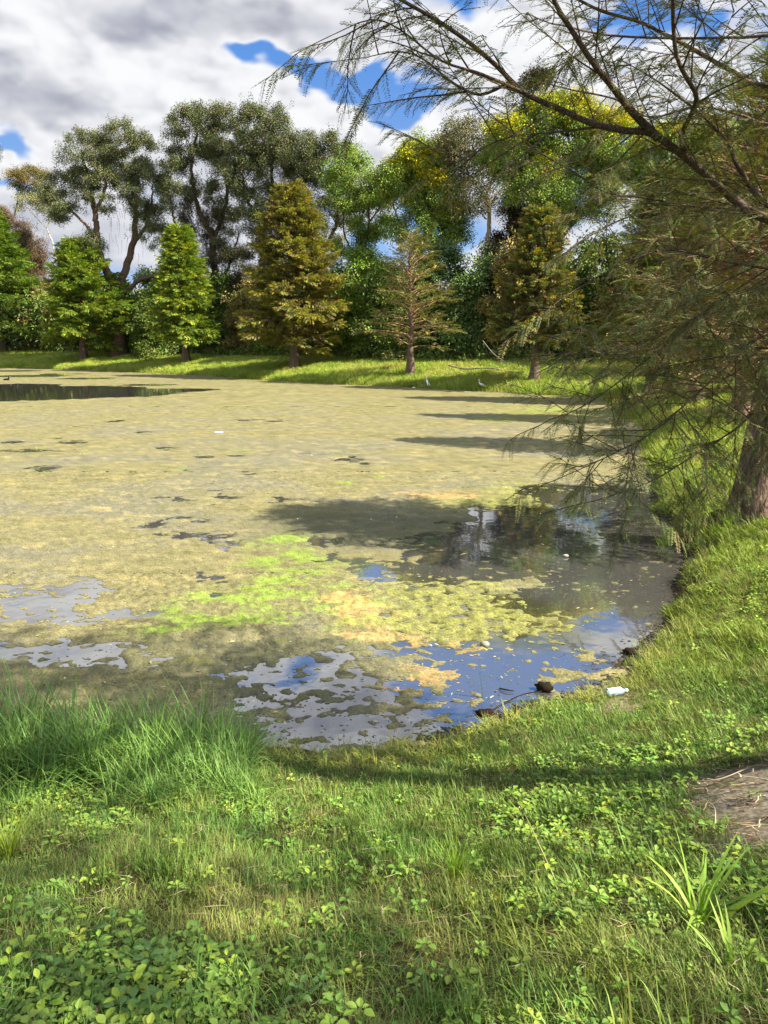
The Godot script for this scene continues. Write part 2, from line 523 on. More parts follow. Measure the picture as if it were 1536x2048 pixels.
func algae_band(g: Geo, x0: float, x1: float, z0: float, z1: float, cell: float, wide: float) -> void:   # cuts the mat out of the surface, cell by cell
	var nx := int((x1 - x0) / cell) + 1
	var nz := int((z1 - z0) / cell) + 1
	var f := PackedFloat32Array()
	var at := PackedInt32Array()
	f.resize((nx + 1) * (nz + 1))
	at.resize((nx + 1) * (nz + 1))
	var rows := []
	rows.resize(nz + 1)
	var line := func(r: int) -> void:
		var cover := PackedFloat32Array()
		var tint := PackedColorArray()
		var lift := PackedFloat32Array()
		var z := z0 + (z1 - z0) * r / nz
		for k in nx + 1:
			var x := x0 + (x1 - x0) * k / nx
			var v := -1.0
			if x > 0.58 * z - 2.5 and x < -0.58 * z + 2.5 and shore_far[n_shore(x, z)] < 1.5 + 0.4 * wide:
				v = algae_cover(x, z, wide)
				if shore_far[n_shore(x, z)] > -1.5:
					v = minf(v, 0.3 - shore_distance(x, z))
			cover.append(v)
			tint.append(algae_color(x, z) if v > 0.0 else Color.BLACK)
			lift.append(0.005 + minf(0.045, v * 0.16) * maxf(0.1, 0.55 + 0.8 * noise_b.get_noise_2d(x * 420.0, z * 420.0) + 0.4 * noise_c.get_noise_2d(x * 90.0, z * 140.0)) if v > 0.0 else 0.0)
		rows[r] = [cover, tint, lift]
	WorkerThreadPool.wait_for_group_task_completion(WorkerThreadPool.add_group_task(line, nz + 1))
	for r in nz + 1:
		var cover: PackedFloat32Array = rows[r][0]
		var tint: PackedColorArray = rows[r][1]
		var lift: PackedFloat32Array = rows[r][2]
		for k in nx + 1:
			var n := r * (nx + 1) + k
			f[n] = cover[k]
			at[n] = g.vert(V(x0 + (x1 - x0) * k / nx, lift[k], z0 + (z1 - z0) * r / nz), tint[k]) if cover[k] > 0.0 else -1
	for r in nz:
		for k in nx:
			var corner := [r * (nx + 1) + k, r * (nx + 1) + k + 1, (r + 1) * (nx + 1) + k + 1, (r + 1) * (nx + 1) + k]
			var inside := 0
			for n in corner:
				inside += 1 if at[n] >= 0 else 0
			if inside == 0:
				continue
			if inside == 4:
				g.quad(at[corner[0]], at[corner[1]], at[corner[2]], at[corner[3]])
				continue
			var ring := []
			for e in 4:
				var a: int = corner[e]
				var b: int = corner[(e + 1) % 4]
				if at[a] >= 0:
					ring.append(at[a])
				if (at[a] >= 0) != (at[b] >= 0):
					var t := clampf(f[a] / (f[a] - f[b]), 0.03, 0.97)
					var xa := x0 + (x1 - x0) * (a % (nx + 1)) / nx
					var xb := x0 + (x1 - x0) * (b % (nx + 1)) / nx
					var za := z0 + (z1 - z0) * (a / (nx + 1)) / nz
					var zb := z0 + (z1 - z0) * (b / (nx + 1)) / nz
					var from: int = at[a] if at[a] >= 0 else at[b]
					ring.append(g.vert(V(lerpf(xa, xb, t), 0.001, lerpf(za, zb, t)), g.c[from].lerp(Color(0.05, 0.05, 0.03), 0.35)))
			for e in range(1, ring.size() - 1):
				g.tri(ring[0], ring[e], ring[e + 1])

var shore_far := PackedFloat32Array()   # distance to the shore on a half-metre grid


func n_shore(x: float, z: float) -> int:
	return clampi(int((z + 100.0) * 2.0), 0, 209) * 170 + clampi(int((x + 67.0) * 2.0), 0, 169)


func smooth_up(g: Geo) -> void:   # normals of a sheet that lies about flat
	g.smooth = true
	for k in g.n.size():
		g.n[k] = Vector3.ZERO
	for k in range(0, g.i.size(), 3):
		var a := g.i[k]
		var b := g.i[k + 1]
		var d := g.i[k + 2]
		var nn := (g.v[b] - g.v[a]).cross(g.v[d] - g.v[a])
		if nn.y < 0.0:
			nn = -nn
		g.n[a] += nn
		g.n[b] += nn
		g.n[d] += nn
	for k in g.n.size():
		g.n[k] = (g.n[k].normalized() + V(0, 0.02, 0)).normalized()


func make_pond() -> void:
	for r in 210:
		for k in 170:
			shore_far.append(shore_distance(k * 0.5 - 66.75, r * 0.5 - 99.75))
	var w := Geo.new()
	w.smooth = true
	var xs := spaced([[-70.0, -12.0, 2.0], [-12.0, 8.0, 0.2], [8.0, 14.0, 1.0]])
	var zs := spaced([[-102.0, -30.0, 2.0], [-30.0, -14.0, 0.5], [-14.0, -4.6, 0.12]])
	for z in zs:
		for x in xs:
			var under := 0.03 + 0.97 * smoothstep(0.05, 0.9, patch(OLIVE, x, z) * 0.7 + 0.6 * maxf(0.0, blob(x, z, 3.2, -13.6, 0.9, 1.0)))
			var c := Color(0.42, 0.425, 0.42).lerp(Color(0.28, 0.27, 0.1), under * 0.8)
			var left := patch([[-31.0, -44.0, 16.0, 9.0]], x, z)
			c = c.lerp(Color(0.26, 0.26, 0.14), left)
			w.vert(V(x, 0, z), c, Vector3.UP)
	for r in zs.size() - 1:
		for k in xs.size() - 1:
			var a := r * xs.size() + k
			w.quad(a, a + 1, a + 1 + xs.size(), a + xs.size())
	var wm := material(0.03, 0.7)
	wm.metallic = 0.9
	triplanar(wm, null, noise_tex(0.008, Color.BLACK, Color.WHITE, 512, 3), 0.45, 0.05)
	tag(part("pond_water", w.build(), wm), "still dark pond water mirroring sky and trees between the algae", "pond water", "", "structure")
	var m := material(0.85, 0.25)
	triplanar(m, noise_tex(0.035, Color(0.62, 0.6, 0.66), Color(1.0, 1.0, 0.82), 1024, 6, Color(0.86, 0.85, 0.78)), null, 0.9, 0.0)
	var g := Geo.new()
	algae_band(g, -6.0, 6.0, -9.6, -4.8, 0.032, 1.0)
	algae_band(g, -11.0, 7.0, -17.6, -9.6, 0.055, 1.0)
	algae_band(g, -20.0, 12.0, -36.0, -17.6, 0.14, 1.5)
	algae_band(g, -64.0, 14.0, -97.0, -36.0, 0.36, 2.6)
	smooth_up(g)
	tag(part("floating_algae", g.build(), m), "mat of tan and lime green algae floating over most of the pond", "algae", "", "stuff")
	# loose crumbs and curls of algae lying on the mat and on the open water
	var crumb := Geo.new()
	crumb.smooth = false
	for k in 7:
		var a := TAU * k / 7.0
		crumb.vert(V(cos(a) * rf(0.5, 1.0), rf(0.0, 0.25), sin(a) * rf(0.4, 1.0)))
	crumb.vert(V(0, 0.45, 0))
	for k in 7:
		crumb.tri(k, (k + 1) % 7, 7)
	var cs := Copies3.new()
	var tries := 0
	while cs.t.size() < 15000 and tries < 120000:
		tries += 1
		var z := -5.0 - 17.0 * pow(rng.randf(), 1.6)
		var x := rf(-0.55, 0.5) * (-z) + rf(-0.5, 0.5)
		var d := shore_far[n_shore(x, z)]
		if d > 0.2:
			continue
		var f := algae_cover(x, z, 1.0)
		if f < 0.0 and rng.randf() > 0.025 + 0.5 * patch(GREY, x, z) * smoothstep(-0.2, 0.0, f) + 0.25 * smoothstep(-0.1, 0.0, f):
			continue
		var s := rf(0.004, 0.013) * (1.0 + maxf(0.0, -z - 8.0) * 0.06)
		var c := algae_color(x, z)
		var k := rf(0.7, 1.2)
		var b := Basis(Vector3.UP, rf(0, TAU)).scaled(V(s * rf(0.8, 2.4), s * 0.5, s))
		cs.add(Transform3D(b, V(x, 0.003 + (minf(0.03, f * 0.12) * 0.7 if f > 0.0 else 0.0), z)), Color(c.r * k, c.g * k, c.b * k * rf(0.7, 1.2)))
	tag(scatter("algae_crumbs", crumb.build(), material(0.8, 0.3), cs), "loose crumbs of algae strewn over the near end of the pond", "algae", "", "stuff")



# ---------------------------------------------------------------- the sky
func sky_color(d: Vector3) -> Color:   # linear radiance as displayed, with an added boost towards the sun
	var az := rad_to_deg(atan2(d.x, -d.z))
	var el := rad_to_deg(asin(clampf(d.y, -1.0, 1.0)))
	var p := V(d.x, d.y * 1.9, d.z)
	var n1 := noise_a.get_noise_3dv(p * 125.0)
	var wx := noise_b.get_noise_3dv(p * 190.0) * 2.2
	var n2 := noise_b.get_noise_3dv(p * 420.0 + V(7, 3, 1))
	var cover := n1 * 0.75 + n2 * 0.32 + 0.3
	var grey := 0.42 + 0.5 * noise_c.get_noise_3dv(p * 110.0 + V(3, 9, 4))
	if absf(az) < 60.0 and el < 60.0:
		for s in sky_spots:
			var dx: float = (az + wx - s[0]) / s[2]
			if absf(dx) > 2.4:
				continue
			var dy: float = (el + n2 * 2.0 - s[1]) / s[3]
			var q := dx * dx + dy * dy
			if q < 6.0:
				var k := exp(-q)
				cover += s[4] * k
				grey += s[5] * k
	var alpha := smoothstep(-0.2, 0.3, cover + 0.3 * n2 + 0.12 * noise_c.get_noise_3dv(p * 1300.0))
	var q := p + V(0.012, 0.02, 0.008)
	var puff := absf(n2) * 1.5 - absf(noise_b.get_noise_3dv(q * 420.0 + V(7, 3, 1))) * 1.5
	var lift1 := n1 - noise_a.get_noise_3dv((p + V(0.03, 0.05, 0.015)) * 125.0)
	var thick := smoothstep(0.05, 0.7, cover)
	var light := 1.06 - 0.16 * thick - 0.62 * clampf(grey, 0.0, 1.0) - 0.36 * puff * (1.0 - 0.55 * clampf(grey, 0.0, 1.0)) + 0.4 * lift1
	light = clampf(light, 0.15, 1.1)
	var cloud := Color(0.33, 0.35, 0.44).lerp(Color(0.97, 0.98, 1.0), smoothstep(0.15, 1.08, light))
	cloud = cloud.lerp(Color(0.82, 0.86, 0.95), 0.35 * (1.0 - smoothstep(2.0, 12.0, el)))
	var blue := Color(0.38, 0.6, 0.95).lerp(Color(0.11, 0.31, 0.79), smoothstep(0.0, 22.0, el))
	blue = blue.lerp(Color(0.03, 0.12, 0.5), smoothstep(20.0, 80.0, el))
	var out := blue.lerp(cloud, alpha)
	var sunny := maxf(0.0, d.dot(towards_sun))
	var fill_glow := 1.0 + 2.8 * pow(sunny, 3.0)  # sun-side sky outside the view, brightened as added fill for the shaded foreground
	return Color(out.r * fill_glow, out.g * fill_glow, out.b * fill_glow)

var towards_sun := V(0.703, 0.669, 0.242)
# azimuth, elevation, half-width, half-height (degrees), cloud cover, greyness
var sky_spots := []


func px(x: float, y: float) -> Vector2:   # a direction, from its place in a 1536 x 2048 view of 68 degrees tilted down 12.62
	var v := Basis(Vector3.RIGHT, deg_to_rad(-12.625)) * V((x - 768.0) / 1518.0, (1024.0 - y) / 1518.0, -1.0)
	return Vector2(rad_to_deg(atan2(v.x, -v.z)), rad_to_deg(atan2(v.y, Vector2(v.x, v.z).length())))


func make_sky() -> Sky:
	for s in [
		[500, 106, 42, 20, -1.1, 0.0], [605, 132, 60, 25, -1.15, 0.0], [700, 165, 55, 30, -1.3, 0.0], [790, 213, 60, 24, -1.2, 0.0], [720, 190, 60, 18, -0.5, 0.0],
		[25, 300, 60, 26, -0.9, 0.0], [80, 362, 70, 17, -1.1, 0.0], [190, 385, 60, 14, -0.5, 0.0], [60, 330, 55, 10, 0.7, -0.3],
		[760, 500, 45, 50, -0.75, 0.0], [1110, 420, 60, 40, -0.7, 0.0], [1240, 40, 60, 22, -0.8, 0.0], [1440, 55, 40, 26, -0.6, 0.0], [940, 20, 30, 30, -0.6, 0.0], [1240, 330, 40, 26, -0.7, 0.0],
		[560, 215, 140, 60, 0.65, -0.5], [640, 300, 130, 50, 0.3, 0.1], [750, 320, 170, 80, 0.6, -0.4], [450, 180, 90, 40, 0.5, -0.45], [900, 260, 110, 60, 0.5, -0.3],
		[560, 40, 230, 50, 0.6, 0.42], [330, 20, 120, 50, 0.4, 0.3], [860, 100, 90, 50, 0.6, 0.2], [70, 200, 120, 55, 0.5, 0.45], [200, 40, 60, 60, 0.2, 0.3], [75, 60, 70, 40, 0.5, -0.55], [250, 130, 60, 45, 0.4, -0.35], [130, 265, 110, 30, 0.4, -0.3], [300, 250, 110, 60, 0.4, -0.2], [1000, 120, 200, 120, 0.4, -0.3], [1350, 180, 200, 160, 0.35, -0.2]]:
		var a := px(s[0] - s[2], s[1])
		var b := px(s[0] + s[2], s[1])
		var c := px(s[0], s[1])
		var u := px(s[0], s[1] - s[3])
		sky_spots.append([c.x, c.y, (b.x - a.x) * 0.5, u.y - c.y, s[4], s[5]])
	# clear gaps and white heaps above the frame, which the water mirrors
	for s in [[9.0, 26.3, 7.0, 2.6, -1.4, 0.0], [17.0, 24.5, 4.0, 1.6, -0.9, 0.0], [-28.0, 24.0, 5.0, 1.3, -1.2, 0.0], [-20.0, 28.0, 8.0, 3.0, 0.6, -0.2], [-4.0, 28.0, 6.0, 3.0, 0.8, -0.1], [0.0, 35.0, 9.0, 3.0, 0.6, 0.0], [22.0, 30.0, 6.0, 3.0, 0.5, -0.3]]:
		sky_spots.append(s)
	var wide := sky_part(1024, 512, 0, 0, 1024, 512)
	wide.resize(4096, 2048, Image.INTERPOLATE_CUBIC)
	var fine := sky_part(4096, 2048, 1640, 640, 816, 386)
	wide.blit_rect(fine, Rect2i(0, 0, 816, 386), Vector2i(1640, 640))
	var m := PanoramaSkyMaterial.new()
	var turned := Image.create(4096, 2048, false, Image.FORMAT_RGBF)   # a panorama begins straight ahead
	turned.blit_rect(wide, Rect2i(2048, 0, 2048, 2048), Vector2i(0, 0))
	turned.blit_rect(wide, Rect2i(0, 0, 2048, 2048), Vector2i(2048, 0))
	m.panorama = ImageTexture.create_from_image(turned)
	var s := Sky.new()
	s.sky_material = m
	return s


func sky_part(w: int, h: int, x0: int, y0: int, nx: int, ny: int) -> Image:
	var rows := []
	rows.resize(ny)
	var row := func(y: int) -> void:
		var line := PackedFloat32Array()
		line.resize(nx * 3)
		var el := PI * (0.5 - (y + y0 + 0.5) / h)
		var ce := cos(el)
		var se := sin(el)
		for x in nx:
			var az := TAU * ((x + x0 + 0.5) / w - 0.5)
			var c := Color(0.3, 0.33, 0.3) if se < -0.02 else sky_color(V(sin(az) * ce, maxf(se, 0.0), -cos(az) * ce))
			line[x * 3] = c.r / EXPOSURE
			line[x * 3 + 1] = c.g / EXPOSURE
			line[x * 3 + 2] = c.b / EXPOSURE
		rows[y] = line
	WorkerThreadPool.wait_for_group_task_completion(WorkerThreadPool.add_group_task(row, ny))
	var data := PackedFloat32Array()
	for line in rows:
		data.append_array(line)
	return Image.create_from_data(nx, ny, false, Image.FORMAT_RGBF, data.to_byte_array())



# ---------------------------------------------------------------- foliage pieces
func feather(length: float, pairs: int, leaflet: float, width: float, droop: float, seed_: int) -> Geo:   # a stem with two rows of needle leaflets, along +x
	rng.seed = seed_
	var g := Geo.new()
	var stem := Color(0.75, 0.55, 0.35)
	for k in pairs:
		var f := (k + 0.6) / pairs
		var p := V(length * f, -droop * length * f * f, 0)
		for s in [-1.0, 1.0]:
			var size := leaflet * (1.0 - 0.55 * absf(f - 0.4) * 1.6) * rf(0.75, 1.15)
			var d := V(0.55 + rf(-0.15, 0.15), rf(-0.5, 0.1), s).normalized()
			var e := V(1, 0, 0) * width * 0.5
			var c := Color.WHITE * rf(0.75, 1.2)
			var m := p + d * size * 0.5
			var a := g.vert(p - e * 0.5, c)
			var b := g.vert(m - e, c)
			var h := g.vert(p + d * size, c)
			var i := g.vert(m + e, c)
			g.quad(a, b, h, i)
	var q := g.vert(V(0, width * 0.3, 0), stem)
	g.vert(V(0, -width * 0.4, 0), stem)
	g.vert(V(length, -droop * length, 0), stem)
	g.tri(q, q + 1, q + 2)
	return g


func fan(length: float, count: int, width: float, seed_: int) -> Geo:   # a flat branchlet of a cypress seen from afar: feathery strips round a stem, along +x
	rng.seed = seed_
	var g := Geo.new()
	for k in count:
		var f := rf(0.0, 0.85)
		var s := -1.0 if k % 2 else 1.0
		var p := V(length * f, rf(-0.03, 0.03) * length - 0.12 * length * f * f, s * 0.03 * length)
		var d := V(rf(0.5, 1.0), rf(-0.55, 0.3), s * rf(0.2, 1.0)).normalized()
		var l := length * rf(0.16, 0.36) * (1.1 - 0.5 * f)
		var e := d.cross(V(0, 1, 0)).normalized() * width * rf(0.6, 1.2)
		var c := Color.WHITE * rf(0.7, 1.25)
		var a := g.vert(p, c)
		var b := g.vert(p + d * l * 0.5 + e, c)
		var h := g.vert(p + d * l - V(0, l * 0.15, 0), c)
		var i := g.vert(p + d * l * 0.5 - e, c)
		g.quad(a, b, h, i)
	return g


func leaf_bunch(radius: float, count: int, length: float, width: float, seed_: int) -> Geo:   # a handful of folded leaves facing all ways
	rng.seed = seed_
	var g := Geo.new()
	for k in count:
		var d := V(rf(-1, 1), rf(-0.8, 1), rf(-1, 1)).normalized()
		var p := d * radius * sqrt(rng.randf())
		var a := (d + V(rf(-1, 1), rf(-1.0, 0.5), rf(-1, 1)) * 0.9).normalized()
		var side := a.cross(V(rf(-0.5, 0.5), 1, rf(-0.5, 0.5))).normalized()
		var nn := side.cross(a)
		var l := length * rf(0.7, 1.25)
		var w := width * rf(0.7, 1.2) * 0.5
		var c := Color.WHITE * rf(0.7, 1.3)
		var i0 := g.vert(p, c)
		var i1 := g.vert(p + a * l * 0.45 - side * w + nn * w * 0.4, c)
		var i2 := g.vert(p + a * l - nn * l * 0.15, c)
		var i3 := g.vert(p + a * l * 0.45 + side * w + nn * w * 0.4, c)
		g.tri(i0, i1, i2)
		g.tri(i0, i2, i3)
	return g


func facing(d: Vector3, up: Vector3, s: float) -> Basis:   # x along d
	var x := d.normalized()
	var z := x.cross(up)
	if z.length() < 0.05:
		z = x.cross(V(0.3, 0.2, 1.0))
	z = z.normalized()
	return Basis(x, z.cross(x), z).scaled(Vector3.ONE * s)


func bend(a: Vector3, b: Vector3, sag: float, count: int, wobble := 0.0) -> PackedVector3Array:
	var out := PackedVector3Array()
	var l := a.distance_to(b)
	for k in count + 1:
		var f := float(k) / count
		var w := V(rf(-1, 1), rf(-1, 1), rf(-1, 1)) * wobble * l if k > 0 and k < count else Vector3.ZERO
		out.append(a.lerp(b, f) + V(0, -sag * l * 4.0 * f * (1.0 - f), 0) + w)
	return out


func taper(count: int, a: float, b: float) -> PackedFloat32Array:
	var out := PackedFloat32Array()
	for k in count + 1:
		out.append(lerpf(a, b, float(k) / count))
	return out


# ---------------------------------------------------------------- cypress trees
# o: h height, r crown radius, c0 height of the lowest branch, tr trunk radius, n branches, per sprays per metre of branch, size of a spray, colors, up: rise of the low branches, top: shape of the cone, lean, bare
func cypress(at: Vector3, o: Dictionary, label: String, seed_: int, called := "cypress_tree") -> Node3D:
	rng.seed = seed_
	var t := thing(called, label, "tree", at, "cypress trees planted round the pond")
	var h: float = o.h
	var trunk := Geo.new()
	var pts := PackedVector3Array()
	var rad := PackedFloat32Array()
	var lean: Vector3 = o.get("lean", Vector3.ZERO)
	var steps := 14
	for k in steps + 1:
		var f := pow(float(k) / steps, 1.8)
		pts.append(V(rf(-0.02, 0.02) * h * f, h * f - 0.15, rf(-0.02, 0.02) * h * f) * V(1, 1, 1) + lean * f * h)
		rad.append(o.tr * (1.0 - 0.93 * f) * (1.0 + o.get("flare", 0.9) * exp(-h * f / (o.tr * 3.2))))
	trunk.tube(pts, rad, o.get("sides", 12), Color.WHITE, 0.12, 6)
	part("trunk", trunk.build(), mats.cypress_bark, t)
	var wood := Geo.new()
	var leaves := Copies3.new()
	var n: int = o.n
	var colors: Array = o.colors
	for k in n:
		var f := pow((k + rng.randf()) / n, 0.85)
		var y: float = lerpf(o.c0, h * 0.985, f)
		var ff := pow(y / h, 1.8)
		var base := V(0, y, 0) + lean * (y / h) * h
		var shape: float = pow(1.0 - f, o.get("top", 0.8)) * minf(1.0, 0.6 + f * 6.0)
		var a := k * 2.39996 + rf(-0.5, 0.5)
		var lop: float = 1.0 + o.get("lop", 0.0) * cos(a - o.get("lop_at", 0.0)) * (1.0 - f)
		var length: float = maxf(0.35, o.r * shape * rf(0.62, 1.1) * lop)
		var climb := lerpf(o.get("up", 0.25), 1.1, f * f) + rf(-0.3, 0.35)
		var d := V(cos(a), climb, sin(a)).normalized()
		var tip := base + d * length + V(0, -0.1 * length * o.get("droop", 1.0), 0)
		var br := bend(base, tip, -0.05, 4, 0.025)
		wood.tube(br, taper(4, 0.012 + 0.014 * length, 0.004), 4)
		var count := int(length * o.per) + 2
		for s in count:
			var q := lerpf(o.get("inner", 0.12), 1.0, pow((s + rng.randf()) / count, 0.8))
			var seg := minf(q * 4.0, 3.999)
			var p := br[int(seg)].lerp(br[int(seg) + 1], seg - int(seg))
			var side := (1.0 if s % 2 else -1.0) * rf(0.25, 1.25) * (1.15 - 0.5 * q)
			var dd := V(cos(a + side), climb * 0.6 + rf(-0.45, 0.4), sin(a + side)).normalized()
			var reach := length * (1.05 - q) * 0.5 * rf(0.2, 1.0)
			p += dd * reach * 0.7
			if o.get("twigs", false) and reach > 0.12 and rng.randf() < o.get("all_twigs", 0.55):
				var e: Vector3 = p + dd * o.size * 0.7
				wood.tube(bend(p - dd * reach * 0.7, e, 0.02, 2, 0.03), taper(2, 0.008, 0.003), 3, Color(1.25, 1.15, 1.0), 0.0, 5, false)
			if rng.randf() < o.get("bare", 0.0):
				continue
			var c: Color = colors[rng.randi() % colors.size()]
			if o.has("tips") and rng.randf() < o.get("tip_share", 0.5) * q:
				c = o.tips
			leaves.add(Transform3D(facing(dd, V(rf(-0.35, 0.35), 1, rf(-0.35, 0.35)), o.size * rf(0.7, 1.25)), p), tinted(c, 0.22))
	part("branches", wood.build(), mats.cypress_twig, t, "stuff")
	scatter("foliage", o.mesh, mats.needles, leaves, t)
	return t


# ---------------------------------------------------------------- broadleaved trees and shrubs
# limbs: arrays of points (own metres) with radii; blobs: [centre, half-size, clumps]; the clumps join the nearest wood
func broadleaf(called: String, at: Vector3, label: String, category: String, group: String, o: Dictionary, seed_: int) -> Node3D:
	rng.seed = seed_
	var t := thing(called, label, category, at, group)
	var wood := Geo.new()
	var trunk := Geo.new()
	var joints: Array[Vector3] = []
	var girth: Array[float] = []
	var first := true
	for l in o.limbs:
		var raw: Array = l[0]
		var pts := PackedVector3Array()
		var curve := Curve3D.new()
		for k in raw.size():
			var before: Vector3 = raw[maxi(k - 1, 0)]
			var after: Vector3 = raw[mini(k + 1, raw.size() - 1)]
			curve.add_point(raw[k], (before - after) * 0.17, (after - before) * 0.17)
		curve.bake_interval = 0.5
		pts = curve.get_baked_points()
		for k in pts.size():
			if k > 0 and k < pts.size() - 1:
				pts[k] += V(rf(-1, 1), rf(-1, 1), rf(-1, 1)) * o.get("gnarl", 0.05)
		var rad := PackedFloat32Array()
		for k in pts.size():
			var f := float(k) / (pts.size() - 1)
			rad.append(lerpf(l[1], l[2], pow(f, 0.8)) * (1.0 + (0.8 * exp(-f * 9.0) if first else 0.0)))
			joints.append(pts[k])
			girth.append(rad[k])
		(trunk if first else wood).tube(pts, rad, 8 if first else 6, Color.WHITE, 0.08 if first else 0.0, 5)
		first = false
	part("trunk", trunk.build(), o.bark, t)
	var clumps := []
	for b in o.blobs:
		for k in int(b[2] * o.get("more", 1.0)):
			var d := V(rf(-1, 1), rf(-1, 1), rf(-1, 1))
			while d.length() > 1.0:
				d = V(rf(-1, 1), rf(-1, 1), rf(-1, 1))
			d = d.normalized() * pow(d.length(), 0.6)
			clumps.append([b[0] + d * b[1] * (1.15 if o.has("more") else 1.0), b[3] if b.size() > 3 else o.colors])
	clumps.sort_custom(func(p, q): return p[0].length_squared() < q[0].length_squared())
	var leaves := Copies3.new()
	for cl in clumps:
		var c: Vector3 = cl[0]
		var best := 0
		var near := 1e9
		for k in joints.size():
			var j := joints[k]
			var far := j.distance_squared_to(c) + maxf(0.0, j.y - c.y + 0.3) * 2.0
			if far < near:
				near = far
				best = k
		var from := joints[best]
		var l := from.distance_to(c)
		if l > 0.25:
			var r := minf(girth[best] * 0.6, 0.012 + 0.014 * l)
			var path := bend(from, c, rf(-0.02, 0.08), 4, 0.05)
			wood.tube(path, taper(4, r, r * 0.4), 4, Color.WHITE, 0.0, 5, false)
			for k in range(1, 5):
				joints.append(path[k])
				girth.append(lerpf(r, r * 0.4, k / 4.0))
		var spread: float = o.spread * rf(0.6, 1.25)
		for k in int(o.leaves * rf(0.6, 1.3)):
			var d := V(rng.randfn(0, 0.5), rng.randfn(0, 0.36), rng.randfn(0, 0.5)) * spread
			if k < 3:
				wood.tube(bend(c, c + d * 1.5, 0.05, 2, 0.06), taper(2, 0.012, 0.004), 3, Color.WHITE, 0.0, 5, false)
			var col: Color = cl[1][rng.randi() % cl[1].size()]
			var b := Basis.from_euler(V(rf(-0.7, 0.7), rf(0, TAU), rf(-0.7, 0.7))).scaled(Vector3.ONE * o.get("size", 1.0) * rf(0.75, 1.3))
			leaves.add(Transform3D(b, c + d), tinted(col, 0.25))
	for b in o.get("hanging", []):   # moss, vines and dead twigs that hang from the limbs
		for k in b[2]:
			var d: Vector3 = V(rf(-1, 1), rf(-1, 1), rf(-1, 1)) * b[1]
			var p: Vector3 = b[0] + d
			var l := rf(0.5, 2.2)
			wood.tube(bend(p, p + V(rf(-0.3, 0.3), -l, rf(-0.3, 0.3)), 0.0, 3, 0.05), taper(3, 0.018, 0.008), 3, b[3], 0.0, 5, false)
	if wood.v.size():
		part("limbs", wood.build(), o.bark, t, "stuff")
	if leaves.t.size():
		scatter("foliage", o.mesh, o.leaf, leaves, t)
	return t


func make_materials() -> void:
	var bark := material(0.9, 0.2)
	triplanar(bark, noise_tex(0.03, Color(0.25, 0.2, 0.17), Color(0.5, 0.42, 0.36), 512, 5), noise_tex(0.02, Color.BLACK, Color.WHITE, 512, 5), 0.6, 3.0, false)
	mats.oak_bark = bark
	var cy := material(0.9, 0.2)
	triplanar(cy, noise_tex(0.025, Color(0.27, 0.22, 0.19), Color(0.6, 0.53, 0.47), 512, 5), noise_tex(0.03, Color.BLACK, Color.WHITE, 512, 4), 1.0, 3.0, false)
	cy.uv1_scale = V(3.0, 0.45, 3.0)
	mats.cypress_bark = cy
	var tw := material(0.85, 0.2)
	triplanar(tw, noise_tex(0.04, Color(0.45, 0.35, 0.27), Color(0.74, 0.62, 0.49), 256, 4), null, 2.0, 0.0, false)
	mats.cypress_twig = tw
	var limb := material(0.85, 0.25)
	triplanar(limb, noise_tex(0.045, Color(0.2, 0.165, 0.14), Color(0.47, 0.41, 0.35), 512, 5), noise_tex(0.045, Color.BLACK, Color.WHITE, 512, 5), 3.0, 0.5, false)
	mats.near_bark = limb
	var pale := material(0.85, 0.2)
	triplanar(pale, noise_tex(0.03, Color(0.55, 0.5, 0.45), Color(0.8, 0.76, 0.7), 256, 4), null, 1.0, 0.0, false)
	mats.pale_bark = pale
	mats.needles = material(0.6, 0.3, 0.62)
	mats.near_needles = material(0.6, 0.3, 0.75, Color(0.85, 0.85, 0.4))
	mats.oak_leaf = material(0.6, 0.25, 0.35)
	mats.leaf = material(0.6, 0.25, 0.6)
	mats.grass = material(0.55, 0.35, 0.7, Color(0.8, 0.9, 0.3))
	mats.weed = material(0.5, 0.4, 0.6, Color(0.8, 0.95, 0.25))
	mats.straw = material(0.8, 0.25, 0.3, Color(0.9, 0.8, 0.5))
	mats.dead = material(0.9, 0.15)


